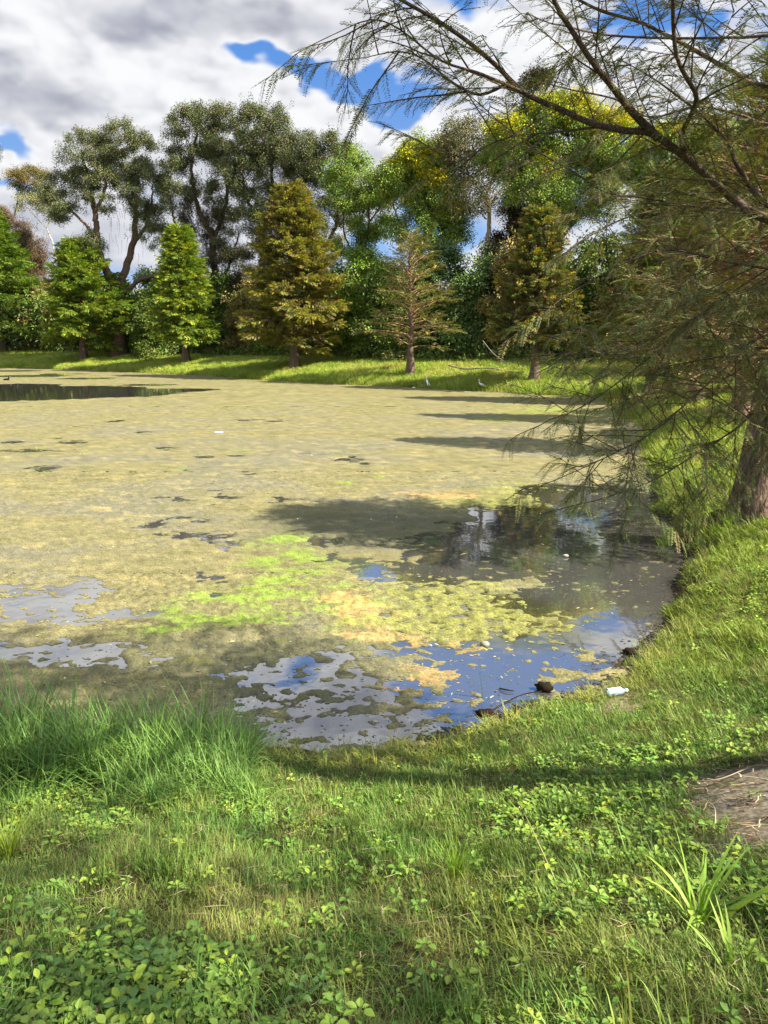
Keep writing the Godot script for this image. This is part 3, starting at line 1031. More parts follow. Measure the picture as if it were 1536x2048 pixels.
func make_far_trees() -> void:
	rng.seed = 7
	var fan_a := fan(1.0, 54, 0.027, 31).build()
	var green := [Color(0.224, 0.32, 0.051), Color(0.284, 0.377, 0.054), Color(0.172, 0.264, 0.054)]
	var lime := [Color(0.225, 0.33, 0.045), Color(0.29, 0.35, 0.05), Color(0.17, 0.26, 0.045)]
	var gold := [Color(0.3, 0.26, 0.09), Color(0.27, 0.215, 0.1), Color(0.31, 0.3, 0.085), Color(0.23, 0.25, 0.075)]
	var brown := [Color(0.244, 0.206, 0.091), Color(0.21, 0.219, 0.077), Color(0.228, 0.316, 0.077), Color(0.193, 0.158, 0.077)]
	var list := [
		[-52.4, -107.0, {"h": 18.5, "r": 8.25, "c0": 1.77, "tr": 0.36, "n": 204, "per": 8.1, "size": 1.25, "colors": green, "top": 0.75, "mesh": fan_a}, "leafy green cypress at the left edge, in front of the brown vine heap"],
		[-35.3, -91.0, {"h": 13.3, "r": 6.9, "c0": 1.87, "tr": 0.33, "n": 178, "per": 7.4, "size": 1.2, "colors": lime, "top": 0.72, "lop": 0.45, "lop_at": 0.0, "mesh": fan_a, "tips": Color(0.3, 0.38, 0.05)}, "broad yellow-green cypress with its lower boughs reaching to the right"],
		[-20.1, -78.6, {"h": 13.0, "r": 3.4, "c0": 1.77, "tr": 0.3, "n": 204, "per": 8.8, "size": 1.0, "colors": green, "top": 0.5, "mesh": fan_a, "tips": Color(0.406, 0.452, 0.054)}, "narrow dense green cypress, pillar-shaped with a rounded top"],
		[-7.5, -65.0, {"h": 14.4, "r": 5.3, "c0": 1.55, "tr": 0.3, "n": 221, "per": 10.4, "size": 0.95, "colors": gold, "top": 0.62, "mesh": fan_a, "tips": Color(0.406, 0.377, 0.054), "tip_share": 0.4}, "tall golden-brown cypress, the fullest cone on the far bank"],
		[1.9, -55.3, {"h": 9.7, "r": 4.00, "c0": 1.87, "tr": 0.25, "n": 108, "per": 5.9, "size": 0.55, "colors": [Color(0.25, 0.26, 0.08), Color(0.21, 0.2, 0.085), Color(0.32, 0.33, 0.08)], "top": 0.55, "bare": 0.25, "twigs": true, "mesh": fan_a}, "thin half-bare cypress whose trunk and twigs show through"],
		[9.4, -48.2, {"h": 10.0, "r": 2.86, "c0": 2.09, "tr": 0.24, "n": 187, "per": 10.4, "size": 0.7, "colors": brown, "top": 0.5, "twigs": true, "mesh": fan_a, "tips": Color(0.447, 0.358, 0.054), "tip_share": 0.25}, "dark brown cypress with a bare flared trunk, right of the white birds"],
		[13.2, -38.0, {"h": 10.5, "r": 2.97, "c0": 1.77, "tr": 0.24, "n": 170, "per": 9.6, "size": 0.65, "colors": brown, "top": 0.55, "twigs": true, "mesh": fan_a}, "brown cypress at the far right corner of the pond, behind hanging twigs"],
		[11.6, -28.5, {"h": 8.6, "r": 2.31, "c0": 1.65, "tr": 0.22, "n": 161, "per": 11.1, "size": 0.5, "colors": brown, "top": 0.55, "twigs": true, "bare": 0.2, "mesh": fan_a}, "brown twiggy cypress on the right bank, the farther of two in a row"],
		[9.6, -20.6, {"h": 7.6, "r": 2.20, "c0": 1.65, "tr": 0.2, "n": 161, "per": 11.8, "size": 0.42, "colors": [Color(0.325, 0.226, 0.073), Color(0.265, 0.16, 0.064), Color(0.344, 0.282, 0.064)], "top": 0.55, "twigs": true, "bare": 0.25, "mesh": fan_a}, "tan twiggy cypress on the right bank, just behind the near trunk"],
	]
	for k in list.size():
		var e: Array = list[k]
		cypress(V(e[0], ground_at(e[0], e[1]), e[1]), e[2], e[3], 100 + k)


func tube_limb(a: Array, r0: float, r1: float) -> Array:
	return [a, r0, r1]


func make_woods() -> void:
	rng.seed = 77
	var oak := leaf_bunch(0.34, 22, 0.17, 0.08, 41).build()
	var airy := leaf_bunch(0.42, 22, 0.2, 0.095, 42).build()
	var bush := leaf_bunch(0.4, 18, 0.26, 0.14, 43).build()
	var og := [Color(0.113, 0.145, 0.058), Color(0.145, 0.166, 0.071), Color(0.098, 0.127, 0.052), Color(0.194, 0.184, 0.102)]
	var moss := Color(0.9, 0.95, 0.9)
	# four old oaks, each with limbs and crown as in the photograph
	var z := -92.0
	var at := V(-31.4, ground_at(-31.4, z), z)
	broadleaf("oak_tree", at, "old oak at the left of the group, forked low with one limb reaching right", "tree", "old oaks behind the far bank", {"bark": mats.oak_bark, "leaf": mats.oak_leaf, "mesh": oak, "colors": og, "more": 2.0, "leaves": 23, "spread": 0.8, "size": 1.0, "gnarl": 0.09,
		"limbs": [[[V(0, -0.2, 0), V(0.3, 4.0, 0), V(0.2, 8.0, 0.2)], 0.75, 0.6], [[V(0.2, 8.0, 0.2), V(-1.2, 11.0, 0.4), V(-1.4, 15.0, 0.5), V(-1.8, 19.0, 0.2), V(-2.6, 22.5, 0)], 0.5, 0.14], [[V(0.2, 7.5, 0), V(1.6, 10.5, -0.4), V(2.6, 14.0, -0.6), V(2.9, 18.0, -0.8), V(3.2, 22.0, -1.0)], 0.5, 0.14], [[V(0.2, 6.2, 0.2), V(3.0, 8.6, 0.6), V(6.0, 9.6, 0.8), V(7.4, 12.0, 0.8), V(8.0, 14.5, 0.7)], 0.36, 0.12], [[V(-1.3, 13.0, 0.5), V(-3.2, 15.5, 0.9), V(-5.6, 17.2, 1.0)], 0.24, 0.08], [[V(2.5, 13.0, -0.6), V(4.4, 15.4, -0.4), V(5.2, 19.0, 0.0)], 0.26, 0.08], [[V(-1.4, 16.0, 0.5), V(0.2, 18.6, 1.2), V(0.6, 22.5, 1.4)], 0.24, 0.08]],
		"blobs": [[V(-2.0, 21.5, 0), V(2.4, 3.0, 2.2), 26], [V(2.4, 22.2, 0), V(2.8, 3.0, 2.4), 32], [V(-5.0, 17.6, 0.5), V(2.0, 2.2, 1.8), 17], [V(4.6, 18.2, 0), V(2.0, 3.0, 2.2), 24], [V(0.6, 18.5, 0.5), V(2.6, 2.2, 2.4), 16], [V(-2.4, 12.2, 0.5), V(1.4, 1.6, 1.4), 8], [V(-3.4, 9.0, 0.5), V(2.4, 1.2, 1.4), 9], [V(5.2, 14.0, 0.5), V(1.6, 2.0, 1.5), 8]], "hanging": [[V(3.0, 15.0, 0), V(3.4, 4.0, 1.6), 60, moss]]}, 201)
	z = -90.0
	at = V(-19.6, ground_at(-19.6, z), z)
	broadleaf("oak_tree", at, "tall oak in the middle of the group, hung with brown vines, behind the pillar-shaped cypress", "tree", "old oaks behind the far bank", {"bark": mats.oak_bark, "leaf": mats.oak_leaf, "mesh": oak, "colors": og, "more": 2.0, "leaves": 23, "spread": 0.8, "gnarl": 0.09,
		"limbs": [[[V(0.8, -0.2, 0), V(0.7, 5.0, 0), V(0.4, 10.0, 0.2), V(0.2, 13.5, 0)], 0.6, 0.34], [[V(0.2, 13.0, 0), V(-1.2, 16.0, 0.3), V(-1.6, 20.0, 0.2), V(-0.8, 23.5, 0)], 0.32, 0.1], [[V(0.3, 12.0, 0), V(1.7, 15.5, -0.4), V(2.2, 19.0, -0.4), V(1.8, 23.0, 0)], 0.3, 0.1], [[V(0.6, 8.0, 0), V(-1.4, 10.0, 0.5), V(-3.4, 13.0, 0.6), V(-4.0, 17.0, 0.6)], 0.26, 0.08], [[V(0.6, 7.0, 0), V(2.2, 9.6, 0.4), V(3.4, 13.0, 0.5)], 0.24, 0.08]],
		"blobs": [[V(-1.2, 23.2, 0), V(2.4, 2.6, 2.2), 24], [V(1.6, 23.2, 0), V(2.2, 2.6, 2.2), 24], [V(-3.2, 18.2, 0), V(2.0, 3.0, 2.0), 20], [V(2.2, 17.0, 0.4), V(2.2, 3.0, 2.0), 22], [V(-0.4, 14.6, 0.6), V(2.2, 2.0, 1.6), 12, [Color(0.1, 0.085, 0.05), Color(0.075, 0.075, 0.035), Color(0.12, 0.1, 0.07)]], [V(-0.4, 10.2, 0.8), V(2.6, 2.6, 1.4), 16, [Color(0.11, 0.09, 0.06), Color(0.07, 0.075, 0.035), Color(0.12, 0.1, 0.07)]], [V(2.6, 11.6, 0.6), V(1.6, 2.0, 1.4), 9]], "hanging": [[V(0, 12.0, 0.5), V(3.4, 5.0, 1.4), 170, Color(1.25, 1.1, 0.95)]]}, 202)
	z = -87.0
	at = V(-13.4, ground_at(-13.4, z), z)
	broadleaf("oak_tree", at, "dark round-topped oak rising just left of the golden-brown cypress", "tree", "old oaks behind the far bank", {"bark": mats.oak_bark, "leaf": mats.oak_leaf, "mesh": oak, "colors": og, "more": 2.0, "leaves": 23, "spread": 0.8, "gnarl": 0.08,
		"limbs": [[[V(-0.6, -0.2, 0), V(-0.4, 5.0, 0), V(0.2, 9.5, 0.2), V(0.0, 13.0, 0)], 0.55, 0.34], [[V(0, 12.8, 0), V(-1.4, 16.5, 0.3), V(-1.8, 20.0, 0.2)], 0.26, 0.09], [[V(0.1, 12.0, 0), V(1.2, 15.5, 0.2), V(1.4, 19.0, 0.2), V(0.4, 22.6, 0)], 0.3, 0.1], [[V(0.2, 10.0, 0), V(2.2, 12.0, 0.4), V(3.8, 13.6, 0.6)], 0.2, 0.07]],
		"blobs": [[V(0.6, 22.4, 0), V(2.6, 2.8, 2.3), 34], [V(2.0, 18.6, 0), V(2.3, 2.8, 2.0), 26], [V(-1.8, 19.0, 0), V(2.0, 2.6, 2.0), 20], [V(0.0, 15.0, 0.6), V(2.4, 2.4, 1.6), 16], [V(-1.6, 9.0, 0.8), V(2.0, 3.0, 1.4), 12, [Color(0.1, 0.085, 0.055), Color(0.07, 0.075, 0.035)]]], "hanging": [[V(0, 11.0, 0.4), V(2.4, 4.0, 1.2), 90, Color(1.1, 1.0, 0.9)]]}, 203)
	z = -85.0
	at = V(-7.0, ground_at(-7.0, z), z)
	broadleaf("oak_tree", at, "lower spreading oak behind the peak of the golden-brown cypress", "tree", "old oaks behind the far bank", {"bark": mats.oak_bark, "leaf": mats.oak_leaf, "mesh": oak, "colors": og, "more": 2.0, "leaves": 23, "spread": 0.8, "gnarl": 0.08,
		"limbs": [[[V(0, -0.2, 0), V(0.4, 5.0, 0), V(0.2, 10.0, 0)], 0.5, 0.3], [[V(0.2, 9.8, 0), V(-1.8, 13.5, 0.3), V(-2.0, 18.0, 0.2)], 0.24, 0.08], [[V(0.2, 9.8, 0), V(2.0, 13.0, 0.2), V(2.2, 17.5, 0)], 0.26, 0.08]],
		"blobs": [[V(-1.6, 19.4, 0), V(2.2, 2.2, 2.0), 22], [V(1.4, 18.6, 0), V(2.4, 2.6, 2.0), 30], [V(2.4, 15.4, 0), V(1.8, 2.4, 1.8), 15], [V(0, 13.0, 0.6), V(2.6, 2.6, 1.5), 14]], "hanging": [[V(1.0, 12.0, 0.4), V(2.0, 3.0, 1.2), 30, moss]]}, 204)
	# lighter trees to the right of the oaks
	var ag := [Color(0.223, 0.326, 0.066), Color(0.283, 0.359, 0.059), Color(0.173, 0.264, 0.066)]
	var yellow := [Color(0.55, 0.5, 0.025), Color(0.5, 0.42, 0.02), Color(0.42, 0.46, 0.035)]
	z = -76.0
	at = V(-2.6, ground_at(-2.6, z), z)
	broadleaf("airy_tree", at, "pale green airy tree between the golden-brown and the half-bare cypress", "tree", "", {"bark": mats.oak_bark, "leaf": mats.leaf, "mesh": airy, "colors": ag, "more": 1.6, "leaves": 20, "spread": 0.85,
		"limbs": [[[V(0.6, -0.2, 0), V(0.4, 5.0, 0), V(0.6, 9.0, 0)], 0.25, 0.16], [[V(0.6, 9.0, 0), V(1.2, 12.5, 0), V(0.2, 16.0, 0)], 0.14, 0.05], [[V(0.5, 8.0, 0), V(-1.2, 11.0, 0), V(-0.8, 15.0, 0)], 0.12, 0.05], [[V(1.2, 12.0, 0), V(3.4, 14.4, 0), V(5.0, 14.8, 0)], 0.09, 0.04]],
		"blobs": [[V(-0.4, 15.6, 0), V(2.0, 2.4, 1.8), 20], [V(1.2, 12.4, 0), V(2.0, 2.4, 1.8), 18], [V(0.2, 9.4, 0.3), V(2.4, 2.0, 1.6), 18], [V(3.6, 15.2, 0), V(1.8, 1.2, 1.4), 8]]}, 205)
	z = -71.0
	at = V(3.0, ground_at(3.0, z), z)
	broadleaf("flowering_tree", at, "green tree with bright yellow flower heads, above the half-bare cypress", "tree", "", {"bark": mats.oak_bark, "leaf": mats.leaf, "mesh": airy, "colors": ag, "more": 1.6, "leaves": 25, "spread": 0.85,
		"limbs": [[[V(-0.2, -0.2, 0), V(0.3, 5.0, 0), V(0.2, 9.0, 0)], 0.28, 0.18], [[V(0.2, 9.0, 0), V(1.2, 12.5, 0), V(1.0, 15.5, 0)], 0.15, 0.05], [[V(0.2, 8.0, 0), V(-1.8, 11.5, 0), V(-2.4, 14.0, 0)], 0.13, 0.05], [[V(0.4, 7.0, 0), V(2.6, 9.5, 0), V(3.4, 12.0, 0)], 0.12, 0.05]],
		"blobs": [[V(0.8, 16.4, 0), V(1.9, 1.6, 1.7), 20], [V(-1.4, 14.6, 0), V(2.2, 1.6, 1.7), 20], [V(2.0, 13.2, 0.2), V(2.0, 1.8, 1.8), 20], [V(0.8, 10.6, 0.4), V(3.0, 1.8, 1.6), 24], [V(0.2, 16.3, 0.9), V(1.2, 0.9, 0.6), 9, yellow], [V(1.8, 14.6, 1.2), V(1.1, 0.7, 0.6), 8, yellow], [V(2.8, 12.2, 1.2), V(0.7, 0.5, 0.5), 4, yellow], [V(-1.0, 16.0, 0.9), V(0.8, 0.5, 0.5), 3, yellow]]}, 206)
	z = -69.0
	at = V(8.6, ground_at(8.6, z), z)
	broadleaf("bare_tree", at, "pale bare-twigged tree with a whitish trunk and few leaves", "tree", "", {"bark": mats.pale_bark, "leaf": mats.leaf, "mesh": airy, "colors": [Color(0.2, 0.18, 0.1), Color(0.13, 0.14, 0.06)], "leaves": 9, "spread": 1.3,
		"limbs": [[[V(0.4, -0.2, 0), V(0.2, 6.0, 0), V(0.4, 11.0, 0), V(0.1, 13.0, 0)], 0.3, 0.16], [[V(0.1, 12.6, 0), V(-1.6, 15.0, 0), V(-2.2, 18.2, 0)], 0.1, 0.03], [[V(0.1, 13.0, 0), V(0.8, 15.5, 0), V(-0.4, 18.0, 0)], 0.1, 0.03], [[V(0.2, 11.0, 0), V(-1.8, 12.8, 0), V(-3.0, 14.2, 0)], 0.08, 0.03], [[V(0.3, 12.0, 0), V(2.0, 14.5, 0), V(2.6, 17.0, 0)], 0.08, 0.03]],
		"blobs": [[V(-1.4, 17.0, 0), V(2.2, 2.0, 1.6), 46], [V(1.4, 16.2, 0), V(1.8, 2.0, 1.6), 34], [V(-1.0, 13.2, 0), V(2.2, 1.6, 1.4), 26]], "hanging": [[V(-0.6, 15.0, 0), V(2.6, 3.0, 1.2), 150, Color(1, 1, 1)]]}, 207)
	z = -70.0
	at = V(12.6, ground_at(12.6, z), z)
	broadleaf("vine_covered_tree", at, "tall dark tree wrapped in grey-brown vines, behind the brown cypress", "tree", "", {"bark": mats.oak_bark, "leaf": mats.oak_leaf, "mesh": oak, "colors": [Color(0.055, 0.065, 0.03), Color(0.09, 0.085, 0.045), Color(0.07, 0.075, 0.03)], "leaves": 44, "spread": 0.95,
		"limbs": [[[V(0, -0.2, 0), V(-0.2, 7.0, 0), V(0.2, 13.0, 0), V(0, 20.0, 0)], 0.4, 0.1]],
		"blobs": [[V(0.2, 20.4, 0), V(1.5, 2.0, 1.5), 16], [V(-0.6, 16.4, 0), V(2.0, 2.6, 1.7), 24], [V(0.4, 12.0, 0.3), V(2.6, 2.6, 1.8), 28, [Color(0.11, 0.09, 0.05), Color(0.075, 0.08, 0.035)]], [V(-1.4, 8.4, 0.4), V(2.4, 2.4, 1.6), 22, [Color(0.12, 0.09, 0.055), Color(0.08, 0.075, 0.04)]]], "hanging": [[V(0, 13.0, 0.4), V(2.2, 6.0, 1.4), 150, Color(1.3, 1.15, 1.0)]]}, 208)
	z = -63.0
	at = V(13.6, ground_at(13.6, z), z)
	broadleaf("flowering_tree", at, "widest yellow-crowned tree, seen through the thin hanging twigs", "tree", "", {"bark": mats.oak_bark, "leaf": mats.leaf, "mesh": airy, "colors": ag, "more": 1.6, "leaves": 25, "spread": 0.85,
		"limbs": [[[V(0, -0.2, 0), V(0.3, 5.0, 0), V(0.2, 9.0, 0)], 0.3, 0.18], [[V(0.2, 9.0, 0), V(-2.4, 12.5, 0), V(-4.0, 15.5, 0)], 0.15, 0.05], [[V(0.2, 9.0, 0), V(0.8, 13.0, 0), V(0.4, 17.0, 0)], 0.15, 0.05], [[V(0.2, 8.5, 0), V(2.8, 12.0, 0), V(4.0, 15.0, 0)], 0.14, 0.05]],
		"blobs": [[V(-4.2, 15.4, 0), V(2.0, 1.8, 1.6), 18], [V(0.2, 16.4, 0), V(2.2, 2.0, 1.8), 22], [V(3.6, 15.2, 0), V(2.2, 2.0, 1.7), 22], [V(0.4, 12.0, 0.3), V(4.0, 2.0, 1.8), 26], [V(-4.0, 16.4, 0.8), V(1.4, 0.7, 0.8), 8, yellow], [V(0.0, 17.8, 0.8), V(1.7, 0.9, 0.8), 12, yellow], [V(3.6, 16.6, 0.8), V(1.7, 0.8, 0.8), 11, yellow], [V(-1.4, 13.8, 1.2), V(0.9, 0.5, 0.5), 4, yellow]]}, 209)
	z = -58.0
	at = V(21.4, ground_at(21.4, z), z)
	broadleaf("flowering_tree", at, "yellow-topped tree at the right, behind the thick limb of the near cypress", "tree", "", {"bark": mats.oak_bark, "leaf": mats.leaf, "mesh": airy, "colors": ag, "more": 1.6, "leaves": 25, "spread": 0.85,
		"limbs": [[[V(0, -0.2, 0), V(0.3, 5.0, 0), V(0.2, 8.0, 0)], 0.28, 0.18], [[V(0.2, 8.0, 0), V(-1.8, 11.0, 0), V(-2.2, 14.0, 0)], 0.14, 0.05], [[V(0.2, 8.0, 0), V(2.0, 11.0, 0), V(2.4, 14.0, 0)], 0.14, 0.05]],
		"blobs": [[V(-1.8, 13.4, 0), V(2.2, 2.0, 1.8), 24], [V(2.0, 13.2, 0), V(2.4, 2.0, 1.8), 24], [V(0.0, 9.6, 0.3), V(3.4, 2.0, 1.6), 22], [V(-2.2, 14.6, 0.8), V(1.2, 0.8, 0.8), 8, yellow], [V(1.4, 14.6, 0.8), V(1.6, 0.7, 0.8), 8, [Color(0.25, 0.27, 0.03)]]]}, 210)
	# the left edge: a heap of dead vines over a broken trunk, two thin trees above it, a pale sapling
	z = -118.0
	at = V(-57.0, ground_at(-57.0, z), z)
	broadleaf("thin_tree", at, "thin tree with sparse flat sprays at the top left, above the brown vine heap", "tree", "", {"bark": mats.oak_bark, "leaf": mats.leaf, "mesh": airy, "colors": [Color(0.13, 0.15, 0.06), Color(0.17, 0.15, 0.06)], "leaves": 22, "spread": 1.1,
		"limbs": [[[V(0, -0.2, 0), V(0.6, 8.0, 0), V(-1.6, 17.0, 0)], 0.3, 0.2], [[V(-1.6, 17.0, 0), V(-2.4, 21.0, 0), V(-2.0, 26.0, 0)], 0.16, 0.05], [[V(-1.4, 16.5, 0), V(2.4, 18.0, 0), V(4.2, 22.0, 0), V(7.0, 23.4, 0)], 0.16, 0.05]],
		"blobs": [[V(-2.0, 27.0, 0), V(3.2, 2.4, 2.0), 24], [V(5.6, 23.6, 0), V(3.2, 1.6, 2.0), 24, [Color(0.13, 0.15, 0.05), Color(0.24, 0.16, 0.05)]], [V(7.0, 21.6, 0), V(2.0, 1.6, 1.6), 8]], "hanging": [[V(5.4, 21.0, 0), V(3.0, 2.0, 1.0), 30, moss]]}, 211)
	z = -113.0
	at = V(-51.8, ground_at(-51.8, z), z)
	broadleaf("vine_heap", at, "heap of dead brown vines smothering a broken tree, behind the leftmost cypress", "dead vines", "", {"bark": mats.pale_bark, "leaf": mats.dead, "mesh": oak, "colors": [Color(0.17, 0.105, 0.07), Color(0.13, 0.085, 0.06), Color(0.21, 0.14, 0.095), Color(0.1, 0.1, 0.045)], "leaves": 70, "spread": 1.3,
		"limbs": [[[V(0, -0.2, 0), V(0, 8.0, 0), V(-1.4, 16.0, 0)], 0.4, 0.2]],
		"blobs": [[V(0, 13.0, 0.6), V(3.2, 4.4, 2.6), 46], [V(-2.4, 17.6, 0.4), V(1.8, 1.8, 1.6), 14], [V(1.6, 8.0, 0.8), V(3.0, 3.6, 2.0), 26]], "hanging": [[V(0.2, 13.0, 2.4), V(3.2, 4.0, 0.8), 120, Color(1.0, 0.85, 0.7)]]}, 212)
	z = -108.0
	at = V(-45.0, ground_at(-45.0, z), z)
	broadleaf("thin_sapling", at, "pale thin sapling with a few light leaves, left of the oaks", "tree", "", {"bark": mats.pale_bark, "leaf": mats.leaf, "mesh": airy, "colors": [Color(0.24, 0.25, 0.11), Color(0.2, 0.22, 0.1)], "leaves": 14, "spread": 1.0,
		"limbs": [[[V(0.6, -0.2, 0), V(0.5, 8.0, 0), V(0.4, 13.0, 0), V(-0.4, 16.0, 0)], 0.16, 0.08], [[V(-0.4, 16.0, 0), V(-2.6, 18.4, 0), V(-3.4, 19.6, 0)], 0.07, 0.03], [[V(-0.4, 16.0, 0), V(0.6, 18.0, 0), V(0.8, 20.0, 0)], 0.07, 0.03]],
		"blobs": [[V(0.6, 19.0, 0), V(1.8, 1.8, 1.4), 14], [V(-2.6, 19.0, 0), V(1.4, 1.0, 1.2), 6]]}, 213)
	# the thicket along the top of the bank: [x, z, half-width, height, tone, label]
	var tones := [[Color(0.112, 0.171, 0.033), Color(0.159, 0.228, 0.043), Color(0.094, 0.137, 0.033)], [Color(0.19, 0.285, 0.043), Color(0.254, 0.357, 0.048), Color(0.126, 0.2, 0.037)], [Color(0.094, 0.159, 0.051), Color(0.141, 0.215, 0.065), Color(0.19, 0.272, 0.085)], [Color(0.239, 0.2, 0.067), Color(0.175, 0.171, 0.048), Color(0.318, 0.244, 0.095)]]
	var rows := [
		[-62.0, -118.0, 4.5, 9.0, 0, "dark shrub at the far left, below the thin tree"], [-44.5, -107.0, 3.6, 8.5, 3, "brownish shrub between the two leftmost cypresses"], [-37.0, -104.0, 4.2, 8.6, 0, "dark shrub behind the top of the broad yellow-green cypress"],
		[-29.0, -95.0, 4.6, 9.6, 1, "glossy green shrub filling the gap left of the pillar-shaped cypress"], [-25.4, -88.0, 2.6, 6.5, 0, "low dark shrub at the left foot of the pillar-shaped cypress"], [-22.0, -92.0, 3.8, 8.0, 0, "dark shrub behind the pillar-shaped cypress"], [-17.6, -87.0, 3.6, 8.4, 0, "dark shrub right of the pillar-shaped cypress"],
		[-13.6, -84.0, 3.4, 7.2, 3, "vine-grey shrub below the round-topped oak"], [-9.4, -80.0, 3.8, 8.6, 0, "dark shrub behind the golden-brown cypress"], [-4.8, -75.0, 3.4, 7.6, 0, "dark shrub at the right shoulder of the golden-brown cypress"], [-1.0, -71.0, 3.2, 8.8, 1, "shrub with yellow-green top beside the golden-brown cypress"],
		[1.0, -66.0, 3.0, 6.4, 0, "dark shrub behind the half-bare cypress"], [4.6, -66.0, 3.6, 8.6, 2, "blue-green shrub right of the half-bare cypress"], [8.2, -62.0, 3.2, 7.0, 2, "tall blue-green shrub between the half-bare and the brown cypress"], [11.0, -60.0, 3.4, 8.0, 3, "vine-brown shrub just behind the brown cypress"],
		[14.8, -57.0, 3.6, 8.0, 0, "dark shrub right of the brown cypress"], [18.4, -53.0, 3.6, 8.0, 3, "brownish shrub behind the far right corner of the pond"], [20.6, -46.0, 3.6, 7.6, 0, "dark shrub on the right, past the corner of the pond"], [20.4, -38.0, 3.4, 7.4, 3, "tan shrub on the right bank behind the row of cypresses"], [18.6, -30.0, 3.2, 6.6, 3, "olive shrub on the right bank, behind the tan twiggy cypress"], [15.6, -22.0, 2.8, 6.0, 1, "green shrub on the right bank, nearest of the thicket"]]
	for k in rows.size():
		var r: Array = rows[k]
		var hh: float = r[3]
		var ww: float = r[2]
		broadleaf("shrub", V(r[0], ground_at(r[0], r[1]), r[1]), r[5], "shrub", "shrubs of the thicket behind the bank", {"bark": mats.oak_bark, "leaf": mats.leaf if r[4] == 1 else mats.oak_leaf, "mesh": bush, "colors": tones[r[4]], "leaves": 34, "spread": 1.1, "size": 0.95,
			"limbs": [[[V(0, -0.2, 0), V(0.2, hh * 0.3, 0), V(-0.2, hh * 0.6, 0)], 0.14, 0.06], [[V(0.1, 0.0, 0), V(ww * 0.4, hh * 0.4, 0.2), V(ww * 0.5, hh * 0.6, 0)], 0.08, 0.04], [[V(-0.1, 0.0, 0), V(-ww * 0.4, hh * 0.4, 0.2), V(-ww * 0.5, hh * 0.55, 0)], 0.08, 0.04]],
			"blobs": [[V(0, hh * 0.66, 0), V(ww * 0.75, hh * 0.3, ww * 0.6), 22], [V(-ww * 0.4, hh * 0.32, 0.2), V(ww * 0.6, hh * 0.3, ww * 0.5), 18], [V(ww * 0.45, hh * 0.34, 0.2), V(ww * 0.6, hh * 0.32, ww * 0.5), 18], [V(0, hh * 0.16, ww * 0.3), V(ww * 0.9, hh * 0.14, ww * 0.4), 14], [V(rf(-0.5, 0.5) * ww, hh * 0.88, 0), V(ww * 0.3, hh * 0.14, ww * 0.3), 4]], "hanging": [[V(0, hh * 0.5, ww * 0.3), V(ww * 0.9, hh * 0.4, ww * 0.3), 24, Color(1.1, 1.0, 0.9)]]}, 300 + k)
	# the wood beyond, which reads as one mass, and the brush along its foot
	rng.seed = 900
	var deep := Copies3.new()
	for k in 9000:
		var f := rng.randf()
		var p := V(-95, 0, -128).lerp(V(18, 0, -82), f * 1.7) if f < 0.588 else V(18, 0, -82).lerp(V(42, 0, -10), (f - 0.588) * 2.43)
		p += V(rf(-6, 6), 0, rf(-7, 5))
		var top := 6.5 + 4.0 * noise_a.get_noise_2d(p.x * 8.0, p.z * 3.0)
		p.y = 2.4 + top * pow(rng.randf(), 0.8)
		deep.add(Transform3D(Basis.from_euler(V(rf(-1, 1), rf(0, TAU), 0)).scaled(Vector3.ONE * rf(1.6, 2.8)), p), tinted(tones[[0, 0, 3, 2][rng.randi() % 4]][rng.randi() % 3], 0.3))
	tag(scatter("far_wood", bush, mats.oak_leaf, deep), "dark wood closing the view behind the thicket", "wood", "", "stuff")
	var brush := Copies3.new()
	for k in 5200:
		var f := rng.randf() * (rows.size() - 1)
		var a: Array = rows[int(f)]
		var b: Array = rows[int(f) + 1]
		var p := V(lerpf(a[0], b[0], f - int(f)), 0, lerpf(a[1], b[1], f - int(f)))
		p += V(rf(-0.5, 0.5), 0, 2.4 + rng.randfn(0, 1.3)) + V(-0.9, 0, 0) * smoothstep(-50, -20, p.z) * 2.5
		p.y = ground_at(p.x, p.z) + rf(0.0, 1.1) * rng.randf()
		brush.add(Transform3D(Basis.from_euler(V(rf(-1, 1), rf(0, TAU), 0)).scaled(Vector3.ONE * rf(0.6, 1.3)), p), tinted(tones[[0, 1, 3, 0, 2][rng.randi() % 5]][rng.randi() % 3], 0.3))
	tag(scatter("undergrowth", bush, mats.oak_leaf, brush), "low tangled brush along the foot of the thicket", "undergrowth", "", "stuff")


